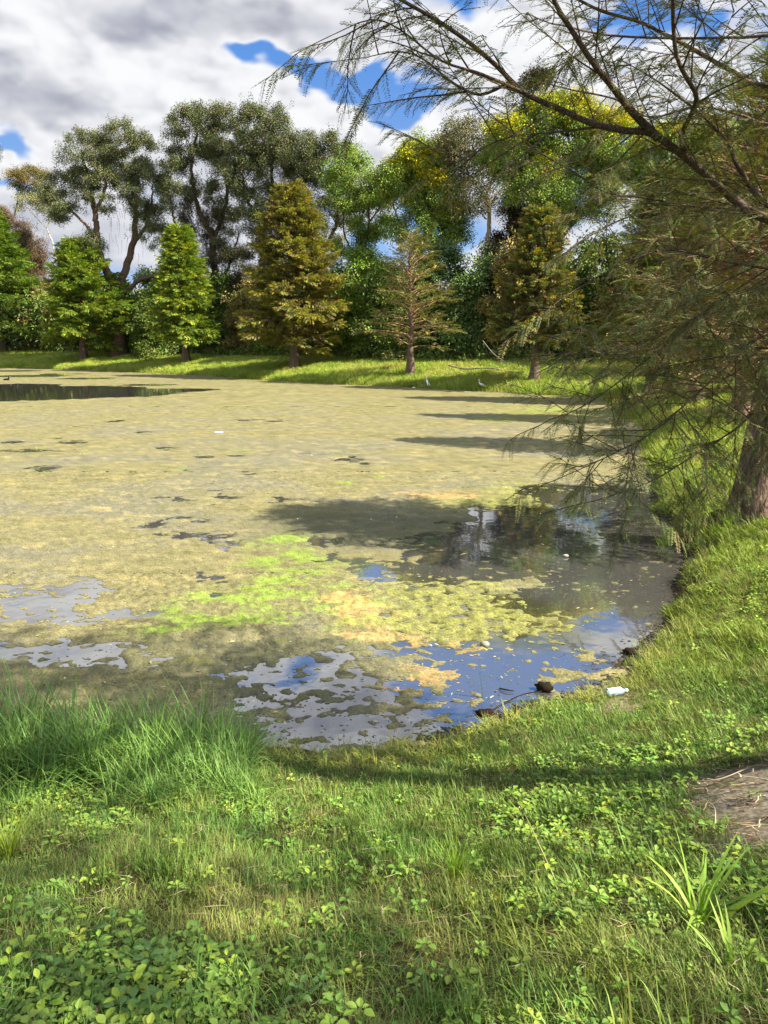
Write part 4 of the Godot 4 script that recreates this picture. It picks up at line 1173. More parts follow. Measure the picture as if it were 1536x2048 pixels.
# ---------------------------------------------------------------- the near cypress and the one by its trunk
func make_near_tree() -> void:
	rng.seed = 51
	var spray := []
	for k in 3:
		spray.append(feather(1.0, 17, 0.2, 0.045, [0.1, 0.3, 0.55][k], 60 + k).build())
	var at := V(3.95, ground_at(3.95, -3.3), -3.3)
	var t := thing("near_cypress_tree", "near cypress outside the right edge, whose limbs and feathery sprays hang across the view", "tree", at)
	var trunk := Geo.new()
	var tp := PackedVector3Array()
	var tr := PackedFloat32Array()
	for k in 13:
		var f := k / 12.0
		tp.append(V(rf(-0.05, 0.05), 8.5 * f - 0.2, rf(-0.05, 0.05)))
		tr.append(0.14 * (1.0 - 0.85 * f) + 0.12 * exp(-f * 9.0))
	trunk.tube(tp, tr, 14, Color.WHITE, 0.12, 6)
	part("trunk", trunk.build(), mats.cypress_bark, t)
	var root := V(3.93, 0, -3.38)
	var limbs := [
		[[V(3.93, 2.75, -3.4), V(3.3, 3.15, -3.85), V(2.6, 3.45, -4.2), V(2.05, 3.64, -4.3), V(1.86, 3.74, -4.3), V(1.65, 3.9, -4.3), V(1.38, 4.03, -4.2), V(1.2, 4.04, -4.15), V(1.03, 4.06, -4.1), V(0.86, 4.11, -4.05), V(0.67, 4.17, -4.0), V(0.53, 4.27, -3.95), V(0.38, 4.36, -3.9), V(0.23, 4.43, -3.85), V(0.03, 4.51, -3.8)], 0.068, 0.008, 0.8],
		[[V(1.4, 4.02, -4.21), V(1.23, 4.11, -4.1), V(1.08, 4.21, -4.0), V(0.96, 4.28, -3.9), V(0.85, 4.39, -3.85), V(0.78, 4.45, -3.8), V(0.68, 4.56, -3.7), V(0.6, 4.7, -3.6)], 0.027, 0.008, 0.8],
		[[V(1.58, 3.94, -4.28), V(1.52, 4.03, -4.2), V(1.53, 4.12, -4.1), V(1.5, 4.16, -4.0), V(1.4, 4.22, -3.9), V(1.34, 4.28, -3.85), V(1.3, 4.37, -3.8), V(1.25, 4.5, -3.7), V(1.2, 4.8, -3.6)], 0.017, 0.008, 0.8],
		[[V(3.93, 3.9, -3.4), V(3.0, 4.25, -4.3), V(2.21, 4.44, -4.8), V(2.01, 4.51, -4.8), V(1.8, 4.61, -4.8), V(1.63, 4.69, -4.8), V(1.43, 4.75, -4.75), V(1.19, 4.79, -4.7), V(0.95, 4.85, -4.6)], 0.035, 0.008, 0.8],
		[[V(3.93, 3.2, -3.4), V(3.1, 3.65, -4.5), V(2.38, 3.76, -5.0), V(2.18, 3.78, -5.0), V(1.83, 3.83, -5.0), V(1.6, 3.86, -4.95), V(1.35, 3.88, -4.9), V(1.14, 3.98, -4.85), V(0.94, 4.07, -4.8), V(0.76, 4.17, -4.75), V(0.62, 4.25, -4.7)], 0.022, 0.004, 0.75],
		[[V(3.93, 2.7, -3.4), V(3.3, 2.85, -4.6), V(2.65, 2.95, -5.2), V(2.35, 2.98, -5.2), V(1.84, 3.05, -5.1), V(1.68, 2.98, -5.0), V(1.54, 2.93, -4.95), V(1.37, 2.93, -4.9), V(1.09, 3.01, -4.8)], 0.022, 0.004, 1.5],
		[[V(3.93, 3.1, -3.4), V(3.0, 3.2, -4.2), V(2.33, 3.07, -4.6), V(2.09, 2.9, -4.6), V(1.87, 2.69, -4.6), V(1.61, 2.49, -4.5), V(1.41, 2.37, -4.5), V(1.22, 2.29, -4.45), V(1.08, 2.24, -4.4)], 0.02, 0.003, 2.4],
		[[V(3.93, 3.3, -3.4), V(3.3, 3.5, -4.8), V(2.7, 3.41, -5.4), V(2.24, 3.21, -5.4), V(1.9, 2.95, -5.35), V(1.59, 2.71, -5.3), V(1.35, 2.56, -5.25), V(1.13, 2.48, -5.2)], 0.024, 0.004, 2.2],
		[[V(2.4, 3.53, -4.24), V(2.13, 3.75, -4.5), V(1.94, 3.92, -4.45), V(1.86, 4.01, -4.4), V(1.78, 4.07, -4.35), V(1.64, 4.16, -4.3), V(1.44, 4.24, -4.2)], 0.03, 0.006, 1.0],
		[[V(3.93, 4.3, -3.4), V(2.9, 4.6, -4.2), V(2.01, 4.56, -4.4), V(1.76, 4.53, -4.35), V(1.43, 4.51, -4.3), V(1.1, 4.49, -4.2), V(0.84, 4.46, -4.0)], 0.02, 0.005, 1.0],
		[[V(3.93, 2.5, -3.4), V(3.2, 2.75, -4.4), V(2.54, 2.64, -4.9), V(2.27, 2.45, -4.9), V(2.0, 2.29, -4.85), V(1.74, 2.14, -4.8), V(1.52, 2.05, -4.8), V(1.35, 2.01, -4.75)], 0.02, 0.003, 2.2],
		[[V(3.93, 4.0, -3.4), V(3.3, 4.35, -4.9), V(2.69, 4.44, -5.6), V(2.41, 4.5, -5.6), V(2.13, 4.55, -5.6), V(1.77, 4.46, -5.5), V(1.5, 4.54, -5.4), V(1.22, 4.56, -5.3)], 0.028, 0.006, 0.9],
		[[V(3.93, 3.0, -3.4), V(2.9, 3.3, -4.1), V(2.2, 3.39, -4.4), V(1.86, 3.44, -4.4), V(1.56, 3.49, -4.35), V(1.33, 3.43, -4.3), V(1.11, 3.32, -4.25), V(0.94, 3.22, -4.2)], 0.02, 0.003, 1.2],
		[[V(0.67, 4.17, -4.0), V(0.45, 4.22, -3.9), V(0.26, 4.26, -3.85), V(0.07, 4.37, -3.8), V(-0.06, 4.39, -3.75), V(-0.23, 4.31, -3.7)], 0.011, 0.002, 0.8],
		[[V(0.6, 4.21, -3.98), V(0.46, 4.16, -4.0), V(0.31, 4.19, -3.9), V(0.19, 4.26, -3.85), V(0.07, 4.28, -3.8), V(-0.08, 4.24, -3.75)], 0.01, 0.002, 0.8],
		[[V(1.1, 4.05, -4.12), V(0.85, 4.02, -4.1), V(0.6, 3.98, -4.05), V(0.4, 3.88, -4.0), V(0.27, 3.8, -3.95)], 0.008, 0.002, 0.8],
		[[V(3.93, 3.6, -3.4), V(3.3, 4.0, -5.2), V(2.9, 4.1, -6.2), V(2.4, 4.05, -6.3), V(1.9, 3.95, -6.3), V(1.5, 3.75, -6.2)], 0.03, 0.006, 0.9]]
	var twig := Geo.new()
	var kinds := [Copies3.new(), Copies3.new(), Copies3.new()]
	var greens := [Color(0.15, 0.19, 0.06), Color(0.18, 0.2, 0.065), Color(0.125, 0.17, 0.065), Color(0.2, 0.175, 0.075)]
	for l in limbs:
		var pts := PackedVector3Array()
		for p in l[0]:
			pts.append(p - at)
		var curve := Curve3D.new()
		for k in pts.size():
			var d := pts[mini(k + 1, pts.size() - 1)] - pts[maxi(k - 1, 0)]
			curve.add_point(pts[k], -d * 0.16, d * 0.16)
		curve.bake_interval = 0.05
		var path := curve.get_baked_points()
		var rad := PackedFloat32Array()
		for k in path.size():
			var f := float(k) / (path.size() - 1)
			rad.append(0.86 * lerpf(l[1], l[2], pow(f, 0.7)) * (1.0 + 0.07 * noise_b.get_noise_1d(k * 9.0)))
		var g := Geo.new()
		g.tube(path, rad, 9)
		part("limb", g.build(), mats.near_bark, t)
		# side shoots with their sprays
		var dense: float = l[3]
		var total := curve.get_baked_length()
		var s := total * 0.18
		while s < total - 0.15:
			s += rf(0.045, 0.1) / dense
			var p := curve.sample_baked(s)
			var ahead := (curve.sample_baked(s + 0.05) - curve.sample_baked(s - 0.05)).normalized()
			var f := s / total
			var around := Vector3.UP.rotated(ahead, rf(0, TAU))
			var d := (ahead * rf(0.45, 1.1) + around * 0.9).normalized()
			near_shoot(p, d, rf(0.25, 0.85) * (1.1 - 0.5 * f), 0.0035 + 0.003 * (1.0 - f), twig, kinds, greens, 1 if rng.randf() < 0.45 else 0)
		near_shoot(path[path.size() - 1], (path[path.size() - 1] - path[path.size() - 4]).normalized(), 0.35, l[2], twig, kinds, greens, 1)
	part("twigs", twig.build(), mats.near_bark, t, "stuff")
	# the sprays nearest the lens are parts of their own
	var order := []
	for k in 3:
		for j in kinds[k].t.size():
			var w: Vector3 = kinds[k].t[j].origin + at
			var ahead := -(w.z * 0.976 + (w.y - 3.0) * 0.2186)
			var seen: bool = absf(w.x) < 0.51 * ahead and absf((w.y - 3.0) * 0.976 - w.z * 0.2186) < 0.68 * ahead
			order.append([w.distance_to(V(0, 3, 0)) + (0.0 if seen else 100.0), k, j])
	order.sort_custom(func(a, b): return a[0] < b[0])
	var shown := {}
	var tone := []
	for c in greens:
		var m: StandardMaterial3D = mats.near_needles.duplicate()
		m.albedo_color = Color(c.r, c.g, c.b).linear_to_srgb()
		tone.append(m)
	for e in order.slice(0, 290):
		shown[e[1] * 1000000 + e[2]] = true
		part("leaf_spray", spray[e[1]], tone[e[2] % 4], t).transform = kinds[e[1]].t[e[2]]
	for k in 3:
		var rest := Copies3.new()
		for j in kinds[k].t.size():
			if not shown.has(k * 1000000 + j):
				rest.add(kinds[k].t[j], kinds[k].c[j])
		scatter("foliage", spray[k], mats.near_needles, rest, t)
	# the high crown above the frame, which shades the bank
	var high := Geo.new()
	var hl := Copies3.new()
	for k in 46:
		var y := lerpf(4.2, 8.2, rng.randf())
		var a := rf(0, TAU)
		var l := 2.6 * (1.0 - (y - 3.0) / 7.0) * rf(0.7, 1.1) + 0.4
		var b := V(0, y, 0)
		var d := V(cos(a), 0.35, sin(a)).normalized()
		high.tube(bend(b, b + d * l, 0.03, 4, 0.02), taper(4, 0.03, 0.006), 5)
		for s in int(l * 6):
			var q := rf(0.15, 1.0)
			var side := rf(-1.3, 1.3)
			var dd := V(cos(a + side), rf(-0.3, 0.5), sin(a + side)).normalized()
			hl.add(Transform3D(facing(dd, Vector3.UP, rf(0.35, 0.6)), b + d * l * q + dd * rf(0.0, 0.3)), tinted(greens[rng.randi() % 4], 0.2))
	part("high_branches", high.build(), mats.near_bark, t, "stuff")
	scatter("high_foliage", fan(1.0, 26, 0.035, 33).build(), mats.near_needles, hl, t)


func near_shoot(p: Vector3, d: Vector3, length: float, r: float, twig: Geo, kinds: Array, greens: Array, forks: int) -> void:
	var steps := 4
	var pts := PackedVector3Array([p])
	var dir := d
	var c := p
	for k in steps:
		dir = (dir + V(rf(-0.14, 0.14), rf(-0.13, 0.1), rf(-0.14, 0.14))).normalized()
		c += dir * length / steps
		pts.append(c)
	twig.tube(pts, taper(steps, r, 0.0016), 4, Color.WHITE, 0.0, 5, false)
	var s := length * 0.15
	var flip := 1.0
	while s < length:
		s += rf(0.016, 0.045)
		flip = -flip
		var f := minf(s / length, 0.999) * steps
		var q := pts[int(f)].lerp(pts[int(f) + 1], f - int(f))
		var t := (pts[int(f) + 1] - pts[int(f)]).normalized()
		var side := t.cross(Vector3.UP).normalized()
		var dd := (t * rf(0.5, 1.0) + side * flip * rf(0.5, 1.0) + V(0, rf(-0.7, 0.1), 0)).normalized()
		if rng.randf() < 0.08:
			continue
		kinds[rng.randi() % 3].add(Transform3D(facing(dd, V(rf(-0.5, 0.5), 1, rf(-0.5, 0.5)), rf(0.07, 0.155)), q), tinted(greens[rng.randi() % greens.size()], 0.25))
		if forks > 0 and rng.randf() < 0.12:
			near_shoot(q, (t + side * flip * 0.8 + V(0, rf(-0.3, 0.2), 0)).normalized(), length * rf(0.3, 0.55), r * 0.6, twig, kinds, greens, 0)


func make_bank_cypress() -> void:
	var fine := fan(1.0, 30, 0.028, 34).build()
	var plume := feather(1.0, 13, 0.26, 0.07, 0.35, 35).build()
	var at := V(5.42, ground_at(5.42, -11.0), -11.0)
	var t := cypress(at, {"h": 6.3, "r": 2.9, "c0": 1.75, "tr": 0.19, "flare": 1.0, "sides": 40, "n": 190, "per": 17.0, "size": 0.26, "all_twigs": 0.95, "colors": [Color(0.21, 0.21, 0.075), Color(0.17, 0.2, 0.065), Color(0.26, 0.215, 0.09), Color(0.15, 0.19, 0.065)], "top": 0.6, "twigs": true, "bare": 0.2, "droop": 1.6, "up": 0.12, "mesh": plume, "tips": Color(0.2, 0.24, 0.06), "tip_share": 0.4}, "cypress with a thick flared trunk on the grass at the right, near the water", 151)
	var side := thing("shade_cypress_tree", "cypress beside the viewer on the right, whose shade dapples the foreground grass", "tree", V(6.4, ground_at(6.4, 0.9), 0.9))
	rng.seed = 152
	var g := Geo.new()
	var wood := Geo.new()
	var hl := Copies3.new()
	g.tube(PackedVector3Array([V(0, -0.2, 0), V(0, 0.6, 0), V(0.1, 4, 0), V(0, 9, 0)]), PackedFloat32Array([0.42, 0.28, 0.2, 0.03]), 12)
	part("trunk", g.build(), mats.cypress_bark, side)
	for k in 90:
		var y := lerpf(2.4, 8.8, rng.randf())
		var a := rf(0, TAU)
		var l := 3.1 * pow(1.0 - (y - 2.4) / 7.0, 0.6) * rf(0.7, 1.1) + 0.3
		var d := V(cos(a), 0.25, sin(a)).normalized()
		wood.tube(bend(V(0, y, 0), V(0, y, 0) + d * l, 0.03, 4, 0.02), taper(4, 0.03, 0.006), 5)
		for s in int(l * 3.5):
			var q := rf(0.15, 1.0)
			var sd := rf(-1.3, 1.3)
			var dd := V(cos(a + sd), rf(-0.3, 0.5), sin(a + sd)).normalized()
			hl.add(Transform3D(facing(dd, Vector3.UP, rf(0.35, 0.6)), V(0, y, 0) + d * l * q + dd * rf(0.0, 0.3)), tinted(Color(0.13, 0.145, 0.045), 0.2))
	part("branches", wood.build(), mats.near_bark, side, "stuff")
	scatter("foliage", fine, mats.near_needles, hl, side)


# ---------------------------------------------------------------- grass and weeds
const WEEDS := [[-1.36, -2.56, 1.0], [-1.42, -2.50, 1.1], [-1.21, -2.37, 1.0], [-1.22, -2.18, 1.2], [-1.18, -2.03, 1.1], [-1.04, -2.09, 1.0], [-0.93, -1.97, 1.1], [-1.02, -1.89, 1.2], [-0.99, -2.39, 1.1], [-0.89, -2.29, 1.1], [-0.98, -2.22, 1.0], [-0.78, -2.14, 1.2], [-0.71, -2.12, 1.0], [-0.60, -2.19, 1.1], [-0.52, -2.14, 0.9], [-0.79, -2.00, 1.2], [-0.68, -1.95, 1.2], [-0.59, -1.93, 1.0], [-0.79, -1.89, 1.1], [-1.19, -2.50, 0.8], [-1.69, -3.41, 0.9], [-1.73, -3.69, 0.9], [-1.54, -3.56, 0.9], [-1.75, -3.90, 0.8], [-1.55, -3.77, 0.8], [-0.27, -2.00, 0.9], [-0.20, -2.06, 0.7], [-0.36, -2.25, 0.7], [0.74, -3.17, 0.9], [0.75, -3.45, 0.9], [0.60, -3.43, 0.8], [0.93, -3.55, 0.9], [1.07, -3.67, 0.8], [1.31, -3.13, 1.0], [1.35, -2.98, 1.0], [1.52, -3.29, 1.0], [1.28, -3.20, 1.0], [1.39, -2.73, 1.0], [1.50, -2.79, 0.9], [1.17, -2.65, 0.8], [1.37, -3.84, 0.8], [1.34, -4.22, 0.8], [1.61, -4.06, 0.8], [0.74, -3.04, 0.9], [0.88, -3.10, 0.9], [0.71, -1.90, 0.8], [0.10, -2.14, 0.7], [0.52, -2.60, 0.8]]



func tuft(count: int, low: float, high: float, width: float, radius: float, lean: float, curve: float, segs: int, straw: float, seed_: int) -> ArrayMesh:
	rng.seed = seed_
	var g := Geo.new()
	for k in count:
		var a := rf(0, TAU)
		var r := radius * sqrt(rng.randf())
		var c := Color.WHITE * rf(0.55, 1.45)
		var tip := Color(c.r * 1.35, c.g * 1.1, c.b)
		if rng.randf() < straw:
			c = Color(2.3, 1.35, 2.0) * rf(0.6, 1.1)
			tip = c * 1.15
		g.blade(V(cos(a) * r, -0.01, sin(a) * r), rf(0, TAU), rf(low, high), width * rf(0.7, 1.3), rf(0.05, lean), rf(0.1, curve), segs, Color(c.r, c.g, c.b, 1), Color(tip.r, tip.g, tip.b, 1))
	return g.build()


func weed_mesh(leaves: int, length: float, height: float, seed_: int) -> ArrayMesh:
	rng.seed = seed_
	var g := Geo.new()
	for k in leaves:
		var a := k * 2.4 + rf(-0.4, 0.4)
		var y := height * rf(0.25, 1.0)
		var d := V(cos(a), rf(-0.1, 0.7), sin(a)).normalized()
		var p := V(cos(a) * rf(0.0, 0.5) * length, y, sin(a) * rf(0.0, 0.5) * length)
		var l := length * rf(0.65, 1.2)
		var c := Color.WHITE * rf(0.75, 1.25)
		g.leaf(p, d, Vector3.UP, l, l * rf(0.5, 0.72), 0.3, c, rf(0.1, 0.4))
		var s := g.vert(V(0, 0, 0), c * 0.8)
		g.vert(V(0.003, 0, 0.002), c * 0.8)
		g.vert(p, c * 0.8)
		g.tri(s, s + 1, s + 2)
	return g.build()


func turf(clumps: int, blades: int, reach: float, low: float, high: float, width: float, lean: float, curve: float, straw: float, segs: int, seed_: int) -> ArrayMesh:   # a round piece of turf made of little clumps
	rng.seed = seed_
	var g := Geo.new()
	for k in clumps:
		var a := rf(0, TAU)
		var r := reach * sqrt(rng.randf())
		var at := V(cos(a) * r, 0, sin(a) * r)
		var tall := rf(0.55, 1.35)
		var own := Color.WHITE * rf(0.6, 1.35)
		own = Color(own.r * rf(0.8, 1.35), own.g, own.b * rf(0.8, 1.3))
		var dry := rng.randf() < straw
		var wind := rf(0, TAU)
		var spread := rf(0.012, 0.04) * reach / 0.22
		for b in int(blades * rf(0.6, 1.4)):
			var c := own * rf(0.65, 1.35)
			if rng.randf() < (0.75 if dry else straw * 0.35):
				c = Color(2.2, 1.35, 1.9) * rf(0.5, 1.1)
			var q := at + V(rng.randfn(0, 1), 0, rng.randfn(0, 1)) * spread
			q.y = -0.01
			g.blade(q, wind + rng.randfn(0, 1.1), rf(low, high) * tall, width * rf(0.65, 1.35), rf(0.05, lean), rf(0.1, curve), segs, Color(c.r, c.g, c.b, 1), Color(c.r * 1.3, c.g * 1.1, c.b, 1))
	return g.build()


func on_slope(x: float, z: float, e: float) -> Basis:   # turned at random, lying along the ground
	var n := V(ground_at(x - e, z) - ground_at(x + e, z), 2.0 * e, ground_at(x, z - e) - ground_at(x, z + e)).normalized()
	var a := rf(0, TAU)
	var u := V(cos(a), 0, sin(a))
	u = (u - n * u.dot(n)).normalized()
	return Basis(u, n, u.cross(n))


func make_grass() -> void:
	var kinds := []
	for k in 3:
		kinds.append(turf(54, 14, 0.24, 0.03, 0.085, 0.0038, 1.4, 1.7, 0.14, 3, 601 + k))   # short and green
		kinds.append(turf(46, 15, 0.24, 0.035, 0.1, 0.0024, 1.5, 1.2, 0.55, 3, 611 + k))    # thin and half dry
		kinds.append(turf(36, 12, 0.24, 0.055, 0.125, 0.0052, 1.15, 1.9, 0.08, 4, 621 + k))     # longer and lush
	var laid := []
	for k in 9:
		laid.append(Copies3.new())
	var lush := tuft(11, 0.08, 0.2, 0.0055, 0.045, 0.9, 1.8, 4, 0.06, 503)
	var small := weed_mesh(9, 0.026, 0.05, 504)
	var smaller := weed_mesh(8, 0.017, 0.04, 505)
	var mid := weed_mesh(8, 0.03, 0.05, 506)
	var c := Copies3.new()
	var w1 := Copies3.new()
	var w2 := Copies3.new()
	var w3 := Copies3.new()
	var green := Color(0.118, 0.23, 0.042)
	rng.seed = 510
	var z := -1.0
	while z > -17.0:
		var step := 0.2 + 0.02 * maxf(0.0, -z - 5.0)
		var x := 0.62 * z - 0.6
		while x < -0.64 * z + 0.6:
			var px_ := x + rf(-0.12, 0.12)
			var pz := z + rf(-0.12, 0.12)
			x += step
			var d := shore_distance(px_, pz)
			if d < 0.12 + 0.2 * smoothstep(0.7, 1.1, px_) * rng.randf() or d > 14.0 or (pz < -12.0 and px_ < 2.0):
				continue
			var pale := 1.0 - smoothstep(0.35, 0.75, Vector2((px_ - 1.75) * 0.8 + (pz + 6.05) * 0.5, (pz + 6.05) * 1.2 - (px_ - 1.75) * 0.7).length())
			if rng.randf() < maxf(bare_sand(px_, pz) * 1.3, pale * 0.9):
				continue
			var dist := -pz
			var dry := 0.42 + 0.9 * noise_a.get_noise_2d(px_ * 38.0 + 5.0, pz * 38.0)
			dry += 0.4 * blob_soft(px_, pz, 0.55, -2.3, 0.55, 0.4) + 0.35 * blob_soft(px_, pz, -0.55, -2.7, 0.7, 0.35) - 0.4 * smoothstep(4.5, 7.0, dist) - 0.35 * blob_soft(px_, pz, -0.9, -2.1, 0.5, 0.4)
			var kind := 0
			if rng.randf() < 0.1 + 0.25 * smoothstep(4.5, 6.5, dist) + 0.3 * smoothstep(0.1, 0.5, noise_c.get_noise_2d(px_ * 40.0, pz * 40.0)):
				kind = 2
			elif rng.randf() < clampf(dry, 0.06, 0.85):
				kind = 1
			var tone := tinted(green.lerp(Color(0.2, 0.23, 0.05), clampf(0.3 * dry + rf(-0.3, 0.4), 0, 1)), 0.25)
			tone = tone.lerp(Color(0.25, 0.33, 0.045), 0.75 * smoothstep(5.0, 7.5, dist))
			if kind == 1:
				tone = tone.lerp(Color(0.27, 0.25, 0.1), 0.4)
			var s := (1.0 + 0.045 * maxf(0.0, dist - 4.5)) * rf(0.9, 1.15)
			var high := clampf(0.95 + 1.2 * noise_c.get_noise_2d(px_ * 90.0, pz * 90.0), 0.55, 1.6)
			laid[kind + 3 * (rng.randi() % 3)].add(Transform3D(on_slope(px_, pz, 0.15) * Basis.from_scale(V(s, s * high, s)), V(px_, rise(d, px_, pz), pz)), tone)
		z -= step
	for k in 60000:
		var dist := 1.15 + 17.0 * pow(rng.randf(), 1.55)
		var x := rf(-0.6, 0.62) * dist + rf(-0.4, 0.4)
		z = -dist
		var d := shore_distance(x, z)
		if d < -0.03 or d > 14.0:
			continue
		var sand := bare_sand(x, z)
		var p := V(x, rise(d, x, z), z)
		var leafy := noise_b.get_noise_2d(x * 26.0, z * 26.0) + 0.75 * blob_soft(x, z, 0.95, -3.55, 0.6, 0.6) + 0.6 * blob_soft(x, z, 1.5, -4.6, 0.8, 0.5) + 0.3 * blob_soft(x, z, -0.95, -2.15, 0.5, 0.35) + 0.5 * blob_soft(x, z, 3.9, -8.2, 1.2, 1.2) + 0.4 * blob_soft(x, z, -1.6, -3.7, 0.4, 0.35)
		var far := 1.0 + 0.05 * maxf(0.0, dist - 3.5)
		var turn := Basis(Vector3.UP, rf(0, TAU))
		if d < 0.4 and d > 0.16 * smoothstep(0.7, 1.1, x) and rng.randf() < 0.4:
			c.add(Transform3D(turn.scaled(Vector3.ONE * rf(0.5, 1.1) * far), p), tinted(Color(0.2, 0.28, 0.045).lerp(Color(0.3, 0.27, 0.08), rng.randf() * 0.6), 0.25))
		if d > 0.15 and rng.randf() < (0.035 + 0.42 * smoothstep(0.15, 0.7, leafy)) * (1.0 - 0.75 * sand):
			var kind := rng.randi() % 6
			var t := Transform3D(turn.scaled(Vector3.ONE * rf(0.6, 1.4) * far), p)
			var tint := tinted(Color(0.12, 0.22, 0.035).lerp(Color(0.27, 0.35, 0.045), rng.randf() * rng.randf() * 0.9), 0.35)
			if kind == 0 and dist < 5.0:
				w3.add(t, tint)
			elif kind < 3:
				w1.add(t, tint)
			else:
				w2.add(t, tint)
	var said := ["short green turf covering the near bank", "turf of thin half-dry grass matted with straw on the near bank", "longer lush turf on the sunny right bank and in patches of the near bank"]
	for k in 3:
		var o := Node3D.new()
		o.name = ["short_grass", "dry_grass", "long_grass"][k]
		tag(o, said[k], "grass", "", "stuff")
		add_child(o)
		for v in 3:
			scatter("turf", kinds[k + 3 * v], mats.grass if k != 1 else mats.straw, laid[k + 3 * v], o)
	print("turf ", laid[0].t.size() * 9, " edge ", c.t.size(), " weeds ", w1.t.size(), " ", w2.t.size(), " ", w3.t.size())
	tag(scatter("edge_grass", lush, mats.grass, c), "ragged grass along the lip of the near and right bank", "grass", "", "stuff")
	tag(scatter("small_weeds", small, mats.weed, w1), "small round-leaved weeds spreading through the near grass", "weeds", "", "stuff")
	tag(scatter("tiny_weeds", smaller, mats.weed, w2), "tiny-leaved creeping weeds low in the near grass", "weeds", "", "stuff")
	tag(scatter("leafy_weeds", mid, mats.weed, w3), "leafy weeds with leaves as big as a thumb, dotted in the near grass", "weeds", "", "stuff")
	# grass of the far and right banks
	var coarse := [turf(34, 11, 0.85, 0.18, 0.45, 0.016, 0.7, 1.1, 0.1, 3, 631), turf(34, 11, 0.85, 0.18, 0.45, 0.016, 0.7, 1.1, 0.14, 3, 632)]
	var f := [Copies3.new(), Copies3.new()]
	rng.seed = 520
	for k in 7000:
		var x := 0.0
		z = 0.0
		if k % 3 == 0:
			z = -rf(11.0, 45.0)
			x = rf(4.0, 20.0)
		else:
			var q := rng.randf()
			x = lerpf(-60.0, 15.0, q) + rf(-2, 2)
			z = lerpf(-105.0, -42.0, q) + rf(-13, 8)
		var d := shore_distance(x, z)
		if d < 0.25 or d > 16.0:
			continue
		var edge := 1.0 - smoothstep(0.3, 1.4, d)
		var worn := smoothstep(7.0, 11.0, d + 2.0 * noise_b.get_noise_2d(x * 8.0, z * 8.0))
		if rng.randf() < worn * 0.75:
			continue
		var s := rf(0.8, 1.15) * (0.6 + 0.4 * smoothstep(12.0, 30.0, -z))
		var dry := smoothstep(0.0, 0.45, noise_a.get_noise_2d(x * 9.0, z * 14.0))
		f[k % 2].add(Transform3D(on_slope(x, z, 0.5) * Basis.from_scale(V(s, s * (0.75 + 0.6 * edge), s)), V(x, rise(d, x, z), z)), tinted(Color(0.27, 0.37, 0.05).lerp(Color(0.4, 0.39, 0.1), dry * 0.7 + worn * 0.3), 0.2))
	print("far turf ", f[0].t.size() * 2)
	var bank := Node3D.new()
	bank.name = "bank_grass"
	tag(bank, "sunlit grass on the far and right banks of the pond", "grass", "", "stuff")
	add_child(bank)
	for k in 2:
		scatter("turf", coarse[k], mats.grass, f[k], bank)
	# the tall clump on the left, standing at the water
	var tall := tuft(26, 0.4, 0.85, 0.013, 0.1, 0.8, 2.7, 8, 0.03, 508)
	var h := Copies3.new()
	rng.seed = 530
	for k in 230:
		var x := rf(-3.5, -0.95)
		z = -4.85 + rf(-0.5, 0.48)
		var e := (x + 0.95) / -2.55
		if absf(z + 4.85) > 0.5 - 0.25 * (1.0 - e) * rng.randf():
			continue
		var s := rf(0.6, 1.0) * (0.72 + 0.3 * e)
		h.add(Transform3D(Basis(Vector3.UP, rf(0, TAU)).scaled(V(s, s * rf(0.85, 1.1), s)), V(x, maxf(ground_at(x, z), -0.02), z)), tinted(Color(0.135, 0.255, 0.055), 0.3))
	for k in 60:
		var x := rf(-1.7, -0.75)
		z = -4.35 + rf(-0.35, 0.25)
		h.add(Transform3D(Basis(Vector3.UP, rf(0, TAU)).scaled(Vector3.ONE * rf(0.28, 0.5)), V(x, ground_at(x, z), z)), tinted(Color(0.14, 0.26, 0.055), 0.3))
	tag(scatter("tall_grass", tall, mats.grass, h), "tall lush arching grass at the water's edge on the left", "tall grass", "", "stuff")
	# straws, stems and scraps lying about
	var straw := Geo.new()
	straw.tube(PackedVector3Array([V(-0.5, 0.0, 0), V(-0.15, 0.05, 0.03), V(0.2, 0.04, -0.02), V(0.5, 0.0, 0.04)]), PackedFloat32Array([0.03, 0.03, 0.026, 0.015]), 4)
	var scrap := Copies3.new()
	rng.seed = 540
	for k in 3000:
		var on_sand := k < 700
		var x := rf(1.1, 2.6) if on_sand else rf(-1.9, 2.6)
		z = rf(-4.2, -2.6) if on_sand else -1.3 - 4.4 * rng.randf()
		if on_sand and bare_sand(x, z) < 0.3:
			continue
		var l := rf(0.05, 0.16) if on_sand else rf(0.03, 0.1)
		var y := ground_at(x, z) + (rf(0.0, 0.02) if on_sand else rf(0.01, 0.06))
		scrap.add(Transform3D(Basis.from_euler(V(rf(-0.2, 0.2), rf(0, TAU), rf(-0.25, 0.25))).scaled(V(l, l * 0.5, l * 0.5) if on_sand else V(l, l * 0.3, l * 0.4)), V(x, y, z)), tinted([Color(0.3, 0.24, 0.15), Color(0.2, 0.14, 0.085), Color(0.13, 0.09, 0.06), Color(0.42, 0.35, 0.22)][rng.randi() % 4], 0.2))
	tag(scatter("plant_litter", straw.build(), mats.dead, scrap), "dry straws and stems lying on the sandy patch and in the grass", "litter", "", "stuff")


